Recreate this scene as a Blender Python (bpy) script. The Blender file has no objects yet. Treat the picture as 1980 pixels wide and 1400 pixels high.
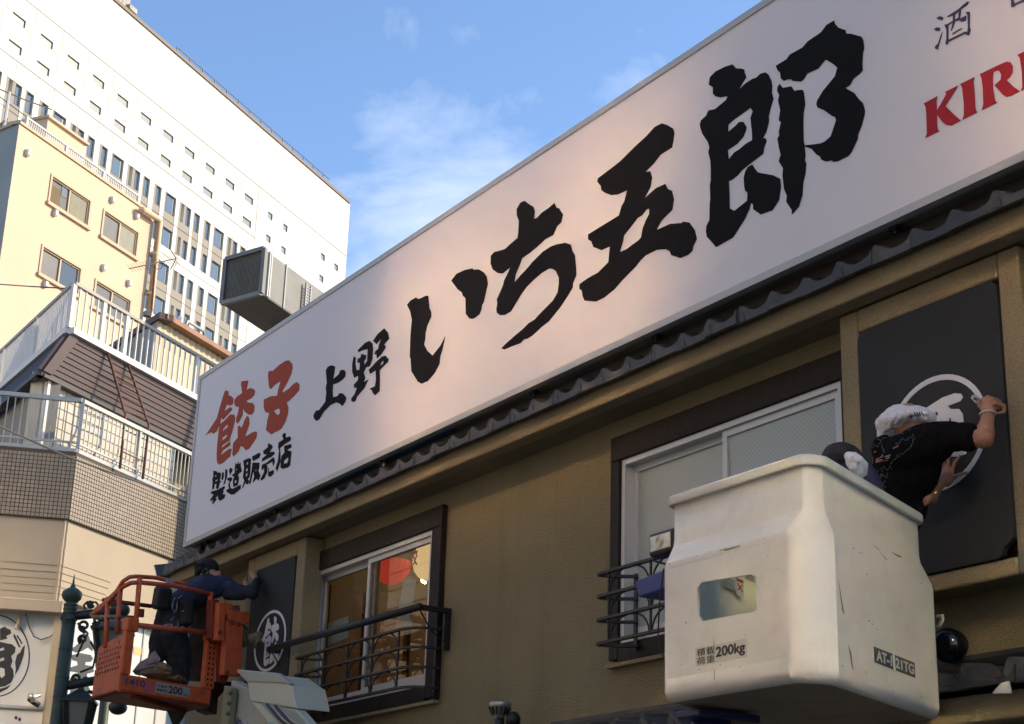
import bpy, bmesh, math, random
from mathutils import Vector, Matrix, noise
random.seed(7)
S = bpy.context.scene
COL = S.collection
# ---------------------------------------------------------------- camera
FPX = 3219.8
CAM = Vector((0.0, -5.6, 1.6))
CF = Vector((-0.80377183, 0.49595461, 0.32860291))
CR = Vector((0.5338814, 0.84500792, 0.03053308))
CU = Vector((0.26252904, -0.19997662, 0.9439745))
cd = bpy.data.cameras.new("camera"); cam = bpy.data.objects.new("camera", cd); COL.objects.link(cam)
cam.matrix_world = Matrix(((CR.x, CU.x, -CF.x, CAM.x), (CR.y, CU.y, -CF.y, CAM.y), (CR.z, CU.z, -CF.z, CAM.z), (0, 0, 0, 1)))
cd.sensor_width = 36; cd.lens = 36 * FPX / 1980; cd.clip_start = .1; cd.clip_end = 3000
S.camera = cam
# ---------------------------------------------------------------- world, sun, exposure
SUN_EL = math.radians(27.0)
SUN_A = math.radians(22.0)          # from +Y towards +X
SD = Vector((math.sin(SUN_A) * math.cos(SUN_EL), math.cos(SUN_A) * math.cos(SUN_EL), math.sin(SUN_EL)))
W = bpy.data.worlds.new("World"); S.world = W; W.use_nodes = True
wn, wl = W.node_tree.nodes, W.node_tree.links
wn.clear()
sky = wn.new('ShaderNodeTexSky'); sky.sky_type = 'NISHITA'; sky.sun_disc = False
sky.sun_elevation = SUN_EL; sky.sun_rotation = SUN_A
sky.air_density = .9; sky.dust_density = 0.4; sky.ozone_density = 3.2; sky.altitude = 10
bg = wn.new('ShaderNodeBackground'); bg.inputs[1].default_value = .135
wo = wn.new('ShaderNodeOutputWorld')
tc = wn.new('ShaderNodeTexCoord'); mp = wn.new('ShaderNodeMapping'); mp.inputs['Scale'].default_value = (3.2, 3.2, 7.0)
mp.inputs['Location'].default_value = (4.35, 2.7, .4)
nz = wn.new('ShaderNodeTexNoise'); nz.inputs['Scale'].default_value = 1.6; nz.inputs['Detail'].default_value = 9; nz.inputs['Roughness'].default_value = .58
nz.inputs['Distortion'].default_value = .3
rp = wn.new('ShaderNodeValToRGB'); rp.color_ramp.elements[0].position = .56; rp.color_ramp.elements[1].position = .86
mul = wn.new('ShaderNodeMath'); mul.operation = 'MULTIPLY'; mul.inputs[1].default_value = .6
mx = wn.new('ShaderNodeMixRGB'); mx.inputs[2].default_value = (4.6, 4.8, 5.3, 1)
wl.new(tc.outputs['Generated'], mp.inputs[0]); wl.new(mp.outputs[0], nz.inputs[0]); 
cdn = wn.new('ShaderNodeVectorMath'); cdn.operation = 'DOT_PRODUCT'
_d = (CF + CR * ((800 - 990) / FPX) - CU * ((410 - 700) / FPX)).normalized(); cdn.inputs[1].default_value = _d
nrm = wn.new('ShaderNodeVectorMath'); nrm.operation = 'NORMALIZE'; wl.new(tc.outputs['Generated'], nrm.inputs[0]); wl.new(nrm.outputs[0], cdn.inputs[0])
cmr = wn.new('ShaderNodeMapRange'); cmr.interpolation_type = 'SMOOTHSTEP'; cmr.inputs[1].default_value = math.cos(math.radians(5.0)); cmr.inputs[2].default_value = math.cos(math.radians(1.0)); cmr.inputs[3].default_value = 0.0; cmr.inputs[4].default_value = .13
wl.new(cdn.outputs['Value'], cmr.inputs[0])
cad = wn.new('ShaderNodeMath'); cad.operation = 'ADD'; wl.new(nz.outputs[0], cad.inputs[0]); wl.new(cmr.outputs[0], cad.inputs[1])
wl.new(cad.outputs[0], rp.inputs[0])
wl.new(rp.outputs[0], mul.inputs[0]); wl.new(mul.outputs[0], mx.inputs[0]); wl.new(sky.outputs[0], mx.inputs[1])
wl.new(mx.outputs[0], bg.inputs[0]); wl.new(bg.outputs[0], wo.inputs[0])
sl = bpy.data.lights.new("sun", 'SUN'); sl.energy = 2.7; sl.angle = math.radians(.53); sl.color = (1.0, .80, .55)
so = bpy.data.objects.new("sun", sl); COL.objects.link(so); so.rotation_euler = SD.to_track_quat('Z', 'Y').to_euler()
S.view_settings.view_transform = 'Standard'; S.view_settings.look = 'None'; S.view_settings.exposure = 1.12; S.view_settings.gamma = 1
S.render.engine = 'CYCLES'
S.cycles.use_denoising = True; S.cycles.sample_clamp_indirect = 0; S.cycles.max_bounces = 8; S.cycles.blur_glossy = 0.0

# ---------------------------------------------------------------- materials
def lin(c):
    return tuple(((v / 255) / 12.92 if v / 255 <= .04045 else ((v / 255 + .055) / 1.055) ** 2.4) for v in c)
MATS = {}
def mat(name, col, rough=.7, var=0.0, vscale=3.0, bump=0.0, bscale=60.0, metal=0.0, spec=.5, dirt=0.0, dcol=(.05, .045, .035), dscale=2.0, streak=0.0, coat=0.0, emit=0.0, grain=0.0, gscale=150):
    if name in MATS: return MATS[name]
    m = bpy.data.materials.new(name); m.use_nodes = True
    nt = m.node_tree; n, l = nt.nodes, nt.links; b = n['Principled BSDF']
    b.inputs['Base Color'].default_value = (*col, 1); b.inputs['Roughness'].default_value = rough
    b.inputs['Metallic'].default_value = metal; b.inputs['Specular IOR Level'].default_value = spec
    b.inputs['Coat Weight'].default_value = coat
    if emit:
        b.inputs['Emission Color'].default_value = (*col, 1); b.inputs['Emission Strength'].default_value = emit
    g = n.new('ShaderNodeNewGeometry')
    src = None
    if var:
        t = n.new('ShaderNodeTexNoise'); t.inputs['Scale'].default_value = vscale; t.inputs['Detail'].default_value = 6
        l.new(g.outputs['Position'], t.inputs['Vector'])
        mr = n.new('ShaderNodeMapRange'); mr.inputs[1].default_value = .3; mr.inputs[2].default_value = .7
        mr.inputs[3].default_value = 1 - var; mr.inputs[4].default_value = 1 + var
        l.new(t.outputs[0], mr.inputs[0])
        vm = n.new('ShaderNodeVectorMath'); vm.operation = 'SCALE'; vm.inputs[0].default_value = col
        l.new(mr.outputs[0], vm.inputs['Scale']); src = vm.outputs[0]
    if dirt or streak:
        t = n.new('ShaderNodeTexNoise'); t.inputs['Scale'].default_value = dscale; t.inputs['Detail'].default_value = 8; t.inputs['Roughness'].default_value = .7
        if streak:
            mpn = n.new('ShaderNodeMapping'); mpn.inputs['Scale'].default_value = (6, 6, .35)
            l.new(g.outputs['Position'], mpn.inputs[0]); l.new(mpn.outputs[0], t.inputs['Vector'])
        else:
            l.new(g.outputs['Position'], t.inputs['Vector'])
        r = n.new('ShaderNodeValToRGB'); r.color_ramp.elements[0].position = .5; r.color_ramp.elements[1].position = .78
        l.new(t.outputs[0], r.inputs[0])
        mm = n.new('ShaderNodeMath'); mm.operation = 'MULTIPLY'; mm.inputs[1].default_value = dirt or streak; l.new(r.outputs[0], mm.inputs[0])
        mix = n.new('ShaderNodeMixRGB'); mix.inputs[2].default_value = (*dcol, 1); mix.inputs[1].default_value = (*col, 1)
        l.new(mm.outputs[0], mix.inputs[0])
        if src: l.new(src, mix.inputs[1])
        src = mix.outputs[0]
    if grain:
        t = n.new('ShaderNodeTexNoise'); t.inputs['Scale'].default_value = gscale; t.inputs['Detail'].default_value = 3
        l.new(g.outputs['Position'], t.inputs['Vector'])
        mr = n.new('ShaderNodeMapRange'); mr.inputs[1].default_value = .3; mr.inputs[2].default_value = .7; mr.inputs[3].default_value = 1 - grain; mr.inputs[4].default_value = 1 + grain
        l.new(t.outputs[0], mr.inputs[0]); vm = n.new('ShaderNodeVectorMath'); vm.operation = 'SCALE'; vm.inputs[0].default_value = col
        if src: l.new(src, vm.inputs[0])
        l.new(mr.outputs[0], vm.inputs['Scale']); src = vm.outputs[0]
    if src: l.new(src, b.inputs['Base Color'])
    if bump:
        t = n.new('ShaderNodeTexNoise'); t.inputs['Scale'].default_value = bscale; t.inputs['Detail'].default_value = 8; t.inputs['Roughness'].default_value = .65
        l.new(g.outputs['Position'], t.inputs['Vector'])
        bp = n.new('ShaderNodeBump'); bp.inputs['Strength'].default_value = bump; bp.inputs['Distance'].default_value = .02
        l.new(t.outputs[0], bp.inputs['Height']); l.new(bp.outputs[0], b.inputs['Normal'])
    MATS[name] = m
    return m
def glass(name, col, rough=.02, spec=.5, grid=False, alpha=1.0, metal=0.0):
    m = mat(name, col, rough=rough, spec=spec, metal=metal)
    b = m.node_tree.nodes['Principled BSDF']
    if alpha < 1:
        n, l = m.node_tree.nodes, m.node_tree.links
        tr = n.new('ShaderNodeBsdfTransparent'); tr.inputs[0].default_value = (.85, .9, .88, 1)
        gl = n.new('ShaderNodeBsdfGlossy'); gl.inputs['Roughness'].default_value = rough
        fr = n.new('ShaderNodeFresnel'); fr.inputs[0].default_value = 1.6
        ms = n.new('ShaderNodeMixShader'); l.new(fr.outputs[0], ms.inputs[0]); l.new(tr.outputs[0], ms.inputs[1]); l.new(gl.outputs[0], ms.inputs[2])
        l.new(ms.outputs[0], n['Material Output'].inputs[0])
    return m
# ---------------------------------------------------------------- mesh helpers
class MB:
    def __init__(s): s.v = []; s.f = []
    def add(s, vs, fs):
        o = len(s.v); s.v += [Vector(p) for p in vs]; s.f += [tuple(i + o for i in f) for f in fs]; return s
    def box(s, x0, x1, y0, y1, z0, z1, M=None):
        vs = [Vector((x, y, z)) for x in (x0, x1) for y in (y0, y1) for z in (z0, z1)]
        if M: vs = [M @ p for p in vs]
        return s.add(vs, [(0, 1, 3, 2), (4, 6, 7, 5), (0, 4, 5, 1), (2, 3, 7, 6), (0, 2, 6, 4), (1, 5, 7, 3)])
    def bar(s, a, b, w, h=None, up=(0, 0, 1)):
        a, b = Vector(a), Vector(b); h = h or w; d = (b - a).normalized(); u = Vector(up)
        if abs(d.dot(u)) > .95: u = Vector((1, 0, 0))
        x = d.cross(u).normalized(); y = x.cross(d)
        vs = [p + x * i * w / 2 + y * j * h / 2 for p in (a, b) for i, j in ((-1, -1), (1, -1), (1, 1), (-1, 1))]
        return s.add(vs, [(0, 1, 2, 3), (7, 6, 5, 4), (0, 4, 5, 1), (1, 5, 6, 2), (2, 6, 7, 3), (3, 7, 4, 0)])
    def prism(s, poly, d):
        d = Vector(d); n = len(poly); vs = [Vector(p) for p in poly]; vs += [p + d for p in vs]
        return s.add(vs, [tuple(range(n))[::-1], tuple(range(n, 2 * n))] + [(i, (i + 1) % n, n + (i + 1) % n, n + i) for i in range(n)])
    def tube(s, pts, r, n=8, cap=True, closed=False):
        pts = [Vector(p) for p in pts]; m = len(pts); rs = r if isinstance(r, (list, tuple)) else [r] * m
        rings = []; ref = None
        for i, p in enumerate(pts):
            if closed: d = (pts[(i + 1) % m] - pts[i - 1])
            else: d = (pts[min(i + 1, m - 1)] - pts[max(i - 1, 0)])
            d.normalize()
            if ref is None: ref = Vector((0, 0, 1)) if abs(d.z) < .9 else Vector((1, 0, 0))
            x = d.cross(ref).normalized(); y = x.cross(d).normalized(); ref = y
            rings.append([p + (x * math.cos(2 * math.pi * k / n) + y * math.sin(2 * math.pi * k / n)) * rs[i] for k in range(n)])
        o = len(s.v); s.v += [q for r_ in rings for q in r_]
        for i in range(m if closed else m - 1):
            j = (i + 1) % m
            for k in range(n):
                k2 = (k + 1) % n; s.f.append((o + i * n + k, o + i * n + k2, o + j * n + k2, o + j * n + k))
        if cap and not closed:
            s.f.append(tuple(o + k for k in range(n))[::-1]); s.f.append(tuple(o + (m - 1) * n + k for k in range(n)))
        return s
    def lathe(s, c, prof, n=16, axis='z', M=None):
        c = Vector(c); o = len(s.v)
        for r, h in prof:
            for k in range(n):
                a = 2 * math.pi * k / n
                p = Vector((r * math.cos(a), r * math.sin(a), h))
                if axis == 'x': p = Vector((p.z, p.x, p.y))
                if axis == 'y': p = Vector((p.x, p.z, p.y))
                if M: p = M @ p
                s.v.append(c + p)
        for i in range(len(prof) - 1):
            for k in range(n):
                k2 = (k + 1) % n; s.f.append((o + i * n + k, o + i * n + k2, o + (i + 1) * n + k2, o + (i + 1) * n + k))
        s.f.append(tuple(o + k for k in range(n))[::-1]); s.f.append(tuple(o + (len(prof) - 1) * n + k for k in range(n)))
        return s
    def build(s, name, m, parent=None, smooth=False, bevel=0.0, seg=2, kind=None, label=None, recalc=True, subsurf=0, crease=0):
        base = parent_base(parent)
        me = bpy.data.meshes.new(name); me.from_pydata([tuple(p - base) for p in s.v], [], s.f); me.validate()
        if recalc:
            b = bmesh.new(); b.from_mesh(me); bmesh.ops.recalc_face_normals(b, faces=b.faces); b.to_mesh(me); b.free()
        if crease:
            b = bmesh.new(); b.from_mesh(me)
            for e in b.edges:
                if len(e.link_faces) == 2 and e.calc_face_angle(0) > crease: e.smooth = False
            b.to_mesh(me); b.free()
        me.materials.append(m)
        if smooth: me.polygons.foreach_set('use_smooth', [True] * len(me.polygons))
        o = bpy.data.objects.new(name, me); COL.objects.link(o)
        if parent: o.parent = parent
        if bevel:
            mdf = o.modifiers.new('bevel', 'BEVEL'); mdf.width = bevel; mdf.segments = seg; mdf.limit_method = 'ANGLE'; mdf.angle_limit = math.radians(35)
        if subsurf:
            mdf = o.modifiers.new('sub', 'SUBSURF'); mdf.levels = subsurf; mdf.render_levels = subsurf
        if kind: o['kind'] = kind
        if label: o['label'] = label
        return o
def parent_base(p):
    b = Vector((0, 0, 0))
    while p is not None: b += p.location; p = p.parent
    return b
def thing(name, label, cat, loc=(0, 0, 0), group=None):
    o = bpy.data.objects.new(name, None); COL.objects.link(o); o.location = loc; o['label'] = label; o['category'] = cat
    o.empty_display_size = .2
    if group: o['group'] = group
    return o
def tag(o, label, cat, group=None):
    o['label'] = label; o['category'] = cat
    if group: o['group'] = group
    return o
def rebase(o, loc):      # put a top-level mesh's origin at its own place
    loc = Vector(loc); o.data.transform(Matrix.Translation(-loc)); o.location = loc; return o
def copyobj(src, parent, dloc, label=None):
    c = src.copy(); COL.objects.link(c); c.parent = parent; c.location = src.location + Vector(dloc)
    return c
# ---------------------------------------------------------------- sight lines of the survey: where a line of sight meets a real plane
def ray(x, y): return CF + CR * ((x - 990) / FPX) - CU * ((y - 700) / FPX)
def PY(x, y, Y):
    r = ray(x, y); return CAM + r * ((Y - CAM.y) / r.y)
def PX_(x, y, X):
    r = ray(x, y); return CAM + r * ((X - CAM.x) / r.x)
TD = Vector((-0.58175394, 0.81336484, 0)); ND = Vector((0.81336484, 0.58175394, 0))
def PN(x, y, n):
    r = ray(x, y); return CAM + r * (n / r.dot(ND))
def PP(x, y, P0, nrm):
    r = ray(x, y); return CAM + r * ((Vector(P0) - CAM).dot(nrm) / r.dot(nrm))
def TN(u, n, z): return Vector((CAM.x, CAM.y, 0)) + TD * u + ND * n + Vector((0, 0, z))
def TNM(): # matrix taking (u, n, z) to the world
    return Matrix(((TD.x, ND.x, 0, CAM.x), (TD.y, ND.y, 0, CAM.y), (0, 0, 1, 0), (0, 0, 0, 1)))
TM = TNM()

# ---------------------------------------------------------------- ground
g = MB().add([(-600, -600, 0), (600, -600, 0), (600, 600, 0), (-600, 600, 0)], [(0, 1, 2, 3)]).build('ground', mat('asphalt', (.06, .06, .06), .85, var=.2, bump=.3), recalc=False); g['kind'] = 'structure'
g = MB().box(-60, 25, -.9, 0.35, 0.0, .12).build('pavement', mat('paving', (.25, .24, .22), .8, var=.15, bump=.2)); g['kind'] = 'structure'

# ---------------------------------------------------------------- tower
M_tow = mat('tower_panel', (.60, .59, .54), .6, var=.02, vscale=.15)
def tower_clad():
    m = mat('tower_clad', (.60, .59, .54), .55)
    n, l = m.node_tree.nodes, m.node_tree.links
    geo = n.new('ShaderNodeNewGeometry'); vt = n.new('ShaderNodeVectorTransform')
    du = n.new('ShaderNodeVectorMath'); du.operation = 'DOT_PRODUCT'; du.inputs[1].default_value = TD
    l.new(geo.outputs['Position'], du.inputs[0])
    sx = n.new('ShaderNodeSeparateXYZ'); l.new(geo.outputs['Position'], sx.inputs[0])
    cx = n.new('ShaderNodeCombineXYZ'); l.new(du.outputs['Value'], cx.inputs[0]); l.new(sx.outputs[2], cx.inputs[1])
    br = n.new('ShaderNodeTexBrick'); br.inputs['Scale'].default_value = 1; br.inputs['Brick Width'].default_value = 1.55; br.inputs['Row Height'].default_value = .36
    br.inputs['Mortar Size'].default_value = .022; br.inputs['Mortar Smooth'].default_value = .3; br.inputs['Color1'].default_value = (.61, .60, .55, 1); br.inputs['Color2'].default_value = (.585, .575, .53, 1); br.inputs['Mortar'].default_value = (.40, .38, .33, 1)
    l.new(cx.outputs[0], br.inputs[0]); l.new(br.outputs[0], n['Principled BSDF'].inputs['Base Color'])
    return m
M_clad = tower_clad()
M_tg = mat('tower_grey_panel', (.26, .24, .205), .7, var=.03, vscale=.3)
M_tglass = glass('tower_glass', (.09, .135, .19), .08, spec=1.0)
M_curt = mat('tower_curtain', (.20, .225, .22), .3, spec=.8)
M_dark = mat('dark_louvre', (.02, .018, .016), .6)
M_frame_d = mat('dark_frame', (.10, .10, .095), .5)
NT = -71.33
ZT = 67.95; UR = 128.66; UL = 70
tow = thing('hotel_tower', 'very tall white tiled hotel tower rising behind everything at the left, rows of small windows', 'building', TN(100, NT - 15, 0))
# openings: (u0,u1,z0,z1,kind)
ops = []
for k in range(-3, 11):
    ops.append((79.3 + 3.09 * k, 79.3 + 3.09 * k + 1.42, 60.42, 61.03, 'c'))
    ops.append((79.3 + 3.09 * k, 79.3 + 3.09 * k + 1.42, 58.28, 58.9, 'c'))
for u0 in (114.15, 116.8, 123.8, 126.4):
    for z1 in (61.0, 58.85):
        if (u0, z1) == (126.4, 58.85): continue
        ops.append((u0, u0 + .78, z1 - .62, z1, 'c'))
FL = [56.18 - 2.886 * i for i in range(14)]
greys = []
for fi, zt in enumerate(FL):
    for b in range(-3, 3):
        u = 99.2 + 7.13 * b
        if u > 112: continue
        for (a, c, kind, gl) in ((0, 1.33, 'g', -.22), (2.88, 3.50, 'g', -1.05), (4.1, 4.8, 'g', -.22), (5.75, 6.4, 'g', -.35)):
            if u + c > 112.2: continue
            ops.append((u + a, u + c, zt - 1.56, zt, kind))
            if fi % 2 == 0:
                greys.append((u + a + gl, u + c, zt - 2.886 - 1.56, zt))
        if u + 2.5 < 112.2: ops.append((u + 2.15, u + 2.5, zt - 1.56, zt, 'l'))
# body behind, facade skin 0.35 m thick built as strips between openings
MB().box(UL, UR, NT - 34, NT - .5, 0, ZT - .1, TM).build('body', M_tow, tow)
def facade_panel(name, u0, u1, z0, z1, m, holes, mm):
    # grid cut facade skin, recessed openings are left free
    us = sorted({u0, u1, *[h[0] for h in holes], *[h[1] for h in holes]}); zs = sorted({z0, z1, *[h[2] for h in holes], *[h[3] for h in holes]})
    b = MB()
    for j in range(len(zs) - 1):
        run = None
        for i in range(len(us) - 1):
            cu, cz = (us[i] + us[i + 1]) / 2, (zs[j] + zs[j + 1]) / 2
            hole = any(h[0] < cu < h[1] and h[2] < cz < h[3] for h in holes)
            if not hole and run is None: run = us[i]
            if (hole or i == len(us) - 2) and run is not None:
                e = us[i] if hole else us[i + 1]
                b.add([mm @ Vector(p) for p in ((run, 0, zs[j]), (e, 0, zs[j]), (e, 0, zs[j + 1]), (run, 0, zs[j + 1]))], [(0, 1, 2, 3)]); run = None
    return b
MF = Matrix.Translation(ND * NT) @ TM
def tin(n0, n1): return None
upper = [o for o in ops if o[2] > 57.7]
sk = facade_panel('wall', UL, 112.32, 57.76, 62.52, M_tow, [o for o in upper if o[0] < 112], MF)
for (u0, u1, z0, z1, k) in ops:     # reveals
    d = (-.09 if k == 'c' else -.16) if k != 'l' else -.4
    sk.add([MF @ Vector(p) for p in ((u0, 0, z0), (u1, 0, z0), (u1, 0, z1), (u0, 0, z1), (u0, d, z0), (u1, d, z0), (u1, d, z1), (u0, d, z1))], [(0, 4, 5, 1), (1, 5, 6, 2), (2, 6, 7, 3), (3, 7, 4, 0)])
low = [o for o in ops if o[2] < 57.7]
gh = [(g_[0], g_[1], g_[2], g_[3]) for g_ in greys]
lowskin = facade_panel('wall', UL, 112.32, 0, 57.70, M_tow, gh + [(o[0], o[1], o[2], o[3]) for o in low], MF)
sk.v, sk.f, _ = sk.v, sk.f, None
o_ = len(sk.v); sk.v += lowskin.v; sk.f += [tuple(i + o_ for i in f) for f in lowskin.f]
sk.build('wall', M_tow, tow, recalc=False)
cl = facade_panel('c', UL, UR, 62.58, ZT, M_clad, [], MF)
c2 = facade_panel('c', 112.38, UR, 0, 62.52, M_clad, [o for o in upper if o[0] > 112], MF)
o_ = len(cl.v); cl.v += c2.v; cl.f += [tuple(i + o_ for i in f) for f in c2.f]
cl.add([MF @ Vector(p) for p in ((UR, 0, 0), (UR, -35, 0), (UR, -35, ZT), (UR, 0, ZT), (UL, 0, ZT), (UL, -35, ZT))], [(0, 1, 2, 3), (3, 2, 5, 4)])
cl.build('tiled_cladding', M_clad, tow, recalc=False)
gq = None
for k, (u0, u1, z0, z1) in enumerate(greys):
    hs = [(o[0], o[1], o[2], o[3]) for o in low if o[0] >= u0 - .01 and o[1] <= u1 + .01 and o[2] >= z0 - .01 and o[3] <= z1 + .01]
    facade_panel('g', u0, u1, z0, z1, M_tg, hs, Matrix.Translation(ND * (-.03)) @ MF).build('grey_panel', M_tg, tow, recalc=False)
# dark joints
j = MB()
for z in (57.73, 62.55): j.box(UL, UR, -.12, -.04, z - .05, z + .05, MF)
j.box(112.3, 112.4, -.12, -.04, 0, 62.5, MF)
j.build('joint', mat('joint_grey', (.18, .17, .14), .8), tow)
j = MB()
for i in range(13):
    z = FL[i] - 1.56 - .66
    j.box(UL, 112.3, .0, .012, z - .03, z + .03, MF)
for k in range(-3, 11):
    u = 79.3 + 3.09 * k
    if u < UL: continue
    j.box(u - .75, u - .72, .0, .012, 61.0, 62.5, MF); j.box(u - .75, u + .0, .0, .012, 60.97, 61.0, MF)
    j.box(u + 2.1, u + 2.13, .0, .012, 58.9, 60.4, MF); j.box(u + 1.42, u + 2.13, .0, .012, 60.36, 60.39, MF)
for b in range(-3, 3):
    for du in (-.35, 2.6, 4.95): 
        if 99.2 + 7.13 * b + du < 112: j.box(99.2 + 7.13 * b + du, 99.23 + 7.13 * b + du, .0, .012, 56.2, 57.7, MF)
j.build('panel_seam', mat('seam_grey', (.27, .25, .20), .8), tow)
# windows: one mesh shared by size
wm = {}
for (u0, u1, z0, z1, k) in ops:
    if z1 < 18: continue
    key = (round(u1 - u0, 2), round(z1 - z0, 2), k)
    d = (-.07 if k == 'c' else -.14) if k != 'l' else -.38
    if key not in wm:
        w_, h_ = u1 - u0, z1 - z0
        M0 = Matrix(((TD.x, ND.x, 0, 0), (TD.y, ND.y, 0, 0), (0, 0, 1, 0), (0, 0, 0, 1)))
        def q(b, a0, a1, b0, b1, n): b.add([M0 @ Vector(p) for p in ((a0, n, b0), (a1, n, b0), (a1, n, b1), (a0, n, b1))], [(0, 1, 2, 3)])
        b = MB(); b.box(0, w_, -.03, 0, 0, h_, M0)
        me = bpy.data.meshes.new('window'); fr = .05
        b2 = MB()
        me_f = MB()
        if k == 'l':
            b2.box(0, w_, -.03, 0, 0, h_, M0); nmat = [M_dark]; vs, fs, mi = b2.v, b2.f, [0] * 6
        else:
            b2.box(0, w_, -.05, -.01, 0, fr, M0); b2.box(0, w_, -.05, -.01, h_ - fr, h_, M0); b2.box(0, fr, -.05, -.01, fr, h_ - fr, M0); b2.box(w_ - fr, w_, -.05, -.01, fr, h_ - fr, M0)
            mi = [0] * len(b2.f)
            q(b2, 0, w_, 0, h_, -.04); mi.append(1)
            if k == 'g': q(b2, w_ * .82, w_ - fr, fr, h_, -.03); mi.append(2)
            nmat = [M_frame_d, M_tglass if k == 'g' else M_curt, M_curt]; vs, fs = b2.v, b2.f
        me.from_pydata([tuple(p) for p in vs], [], fs)
        for m_ in nmat: me.materials.append(m_)
        me.polygons.foreach_set('material_index', mi)
        bm_ = bmesh.new(); bm_.from_mesh(me); bmesh.ops.recalc_face_normals(bm_, faces=bm_.faces); bm_.to_mesh(me); bm_.free()
        wm[key] = me
    o = bpy.data.objects.new('louvre' if k == 'l' else 'window', wm[key]); COL.objects.link(o); o.parent = tow
    o.location = TN(u0, NT + d, z0) - tow.location
# parapet coping and rooftop gear
cp = MB().box(UL, UR - .2, -.5, .12, ZT, ZT + .28, MF); cp.build('coping', mat('coping_brown', (.16, .12, .10), .6), tow)
rl = MB()
for k in range(14): rl.box(UR - 30 + k * 1.9, UR - 29.92 + k * 1.9, -.2, -.12, ZT + .28, ZT + .9, MF)
rl.box(UR - 30, UR - 4, -.2, -.13, ZT + .85, ZT + .9, MF); rl.build('roof_rail', M_frame_d, tow)
gm = MB(); 
for k in range(9): gm.box(88 + k * .5, 88.5 + k * .5, -1.3, -.1, ZT + .28, ZT + 2.2 - k * .16 + .3 * (k % 2), MF)
gm.box(91.6, 92.6, -.9, .2, ZT + .3, ZT + .75, MF); gm.build('roof_crane', mat('gear', (.33, .31, .28), .6, var=.4, vscale=2), tow, bevel=.05)
# ---------------------------------------------------------------- tan apartment building
def unz(P): P = Vector(P); return ((P - CAM).dot(TD), (P - CAM).dot(ND), P.z)
def pz(x, y, n): P = PN(x, y, n); return (P - CAM).dot(TD), P.z
NB = -34.79
M_tan = mat('tan_render', (.66, .49, .345), .8, var=.05, vscale=.5, bump=.08, bscale=3, streak=.12, dcol=(.45, .33, .2), dscale=1.0)
M_trim = mat('tan_trim', (.50, .38, .25), .6)
M_white = mat('white_metal', (.60, .59, .56), .45)
M_blind = mat('window_blind', (.075, .07, .052), .3, spec=.8, var=.15, vscale=3)
M_glassd = glass('window_glass', (.05, .07, .08), .05, spec=1.0)
M_greyw = mat('grey_and_shaded_render', (.32, .31, .28), .8, var=.08, vscale=.5)
tanb = thing('tan_building', 'tan rendered apartment block with sliding windows and white vents, in front of the white tower', 'building', TN(42, NB - 3, 0))
u0, zr = pz(37.5, 239, NB); u1, _ = pz(297.8, 420, NB)
LD = Vector((-.93, -.36, 0)).normalized()
C0 = TN(u0, NB, 0); C1 = TN(u1, NB, 0)
holes = []
for (a, b_, c, d) in (((101, 341), (174, 386), (165, 436), (95, 392)), ((202, 408), (266, 451), (262, 500), (195, 457)), ((83, 477), (155, 521), (150, 570), (75, 532)), ((186, 543), (251, 582), (248, 625), (183, 590))):
    p = [pz(*q, NB) for q in (a, b_)]
    holes.append([p[0][0], p[1][0], None, p[0][1]])
hh = pz(101, 341, NB)[1] - pz(94.5, 391, NB)[1]
for h in holes: h[2] = h[3] - hh
holes = [tuple(h) for h in holes]
MFB = Matrix.Translation(ND * NB) @ TM
w = facade_panel('w', u0, u1, 0, zr, M_tan, holes, MFB)
for (a0, a1, b0, b1) in holes:
    w.add([MFB @ Vector(p) for p in ((a0, 0, b0), (a1, 0, b0), (a1, 0, b1), (a0, 0, b1), (a0, -.12, b0), (a1, -.12, b0), (a1, -.12, b1), (a0, -.12, b1))], [(0, 4, 5, 1), (1, 5, 6, 2), (2, 6, 7, 3), (3, 7, 4, 0)])
w.add([C1, C1 - ND * 12, C1 - ND * 12 + Vector((0, 0, zr)), C1 + Vector((0, 0, zr))], [(0, 1, 2, 3)])
w.add([TN(u0, NB, zr), TN(u1, NB, zr), TN(u1, NB - 12, zr), TN(u0, NB, zr) + LD * 14], [(0, 1, 2, 3)])
w.build('wall', M_tan, tanb, recalc=False)
MB().add([C0, C0 + LD * 14, C0 + LD * 14 + Vector((0, 0, zr)), C0 + Vector((0, 0, zr))], [(0, 1, 2, 3)]).build('side_wall', M_greyw, tanb, recalc=False)  # side turned from the sun: its shade is put into the grey
b = MB().box(u0 - .02, u1 + .02, -.3, .06, zr, zr + .10, MFB)
b.prism([TN(u0, NB + .06, zr), TN(u0, NB - .3, zr), TN(u0, NB - .3, zr) + LD * 14, TN(u0, NB + .06, zr) + LD * 14], (0, 0, .10)); b.build('roof_edge', M_trim, tanb)
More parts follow.
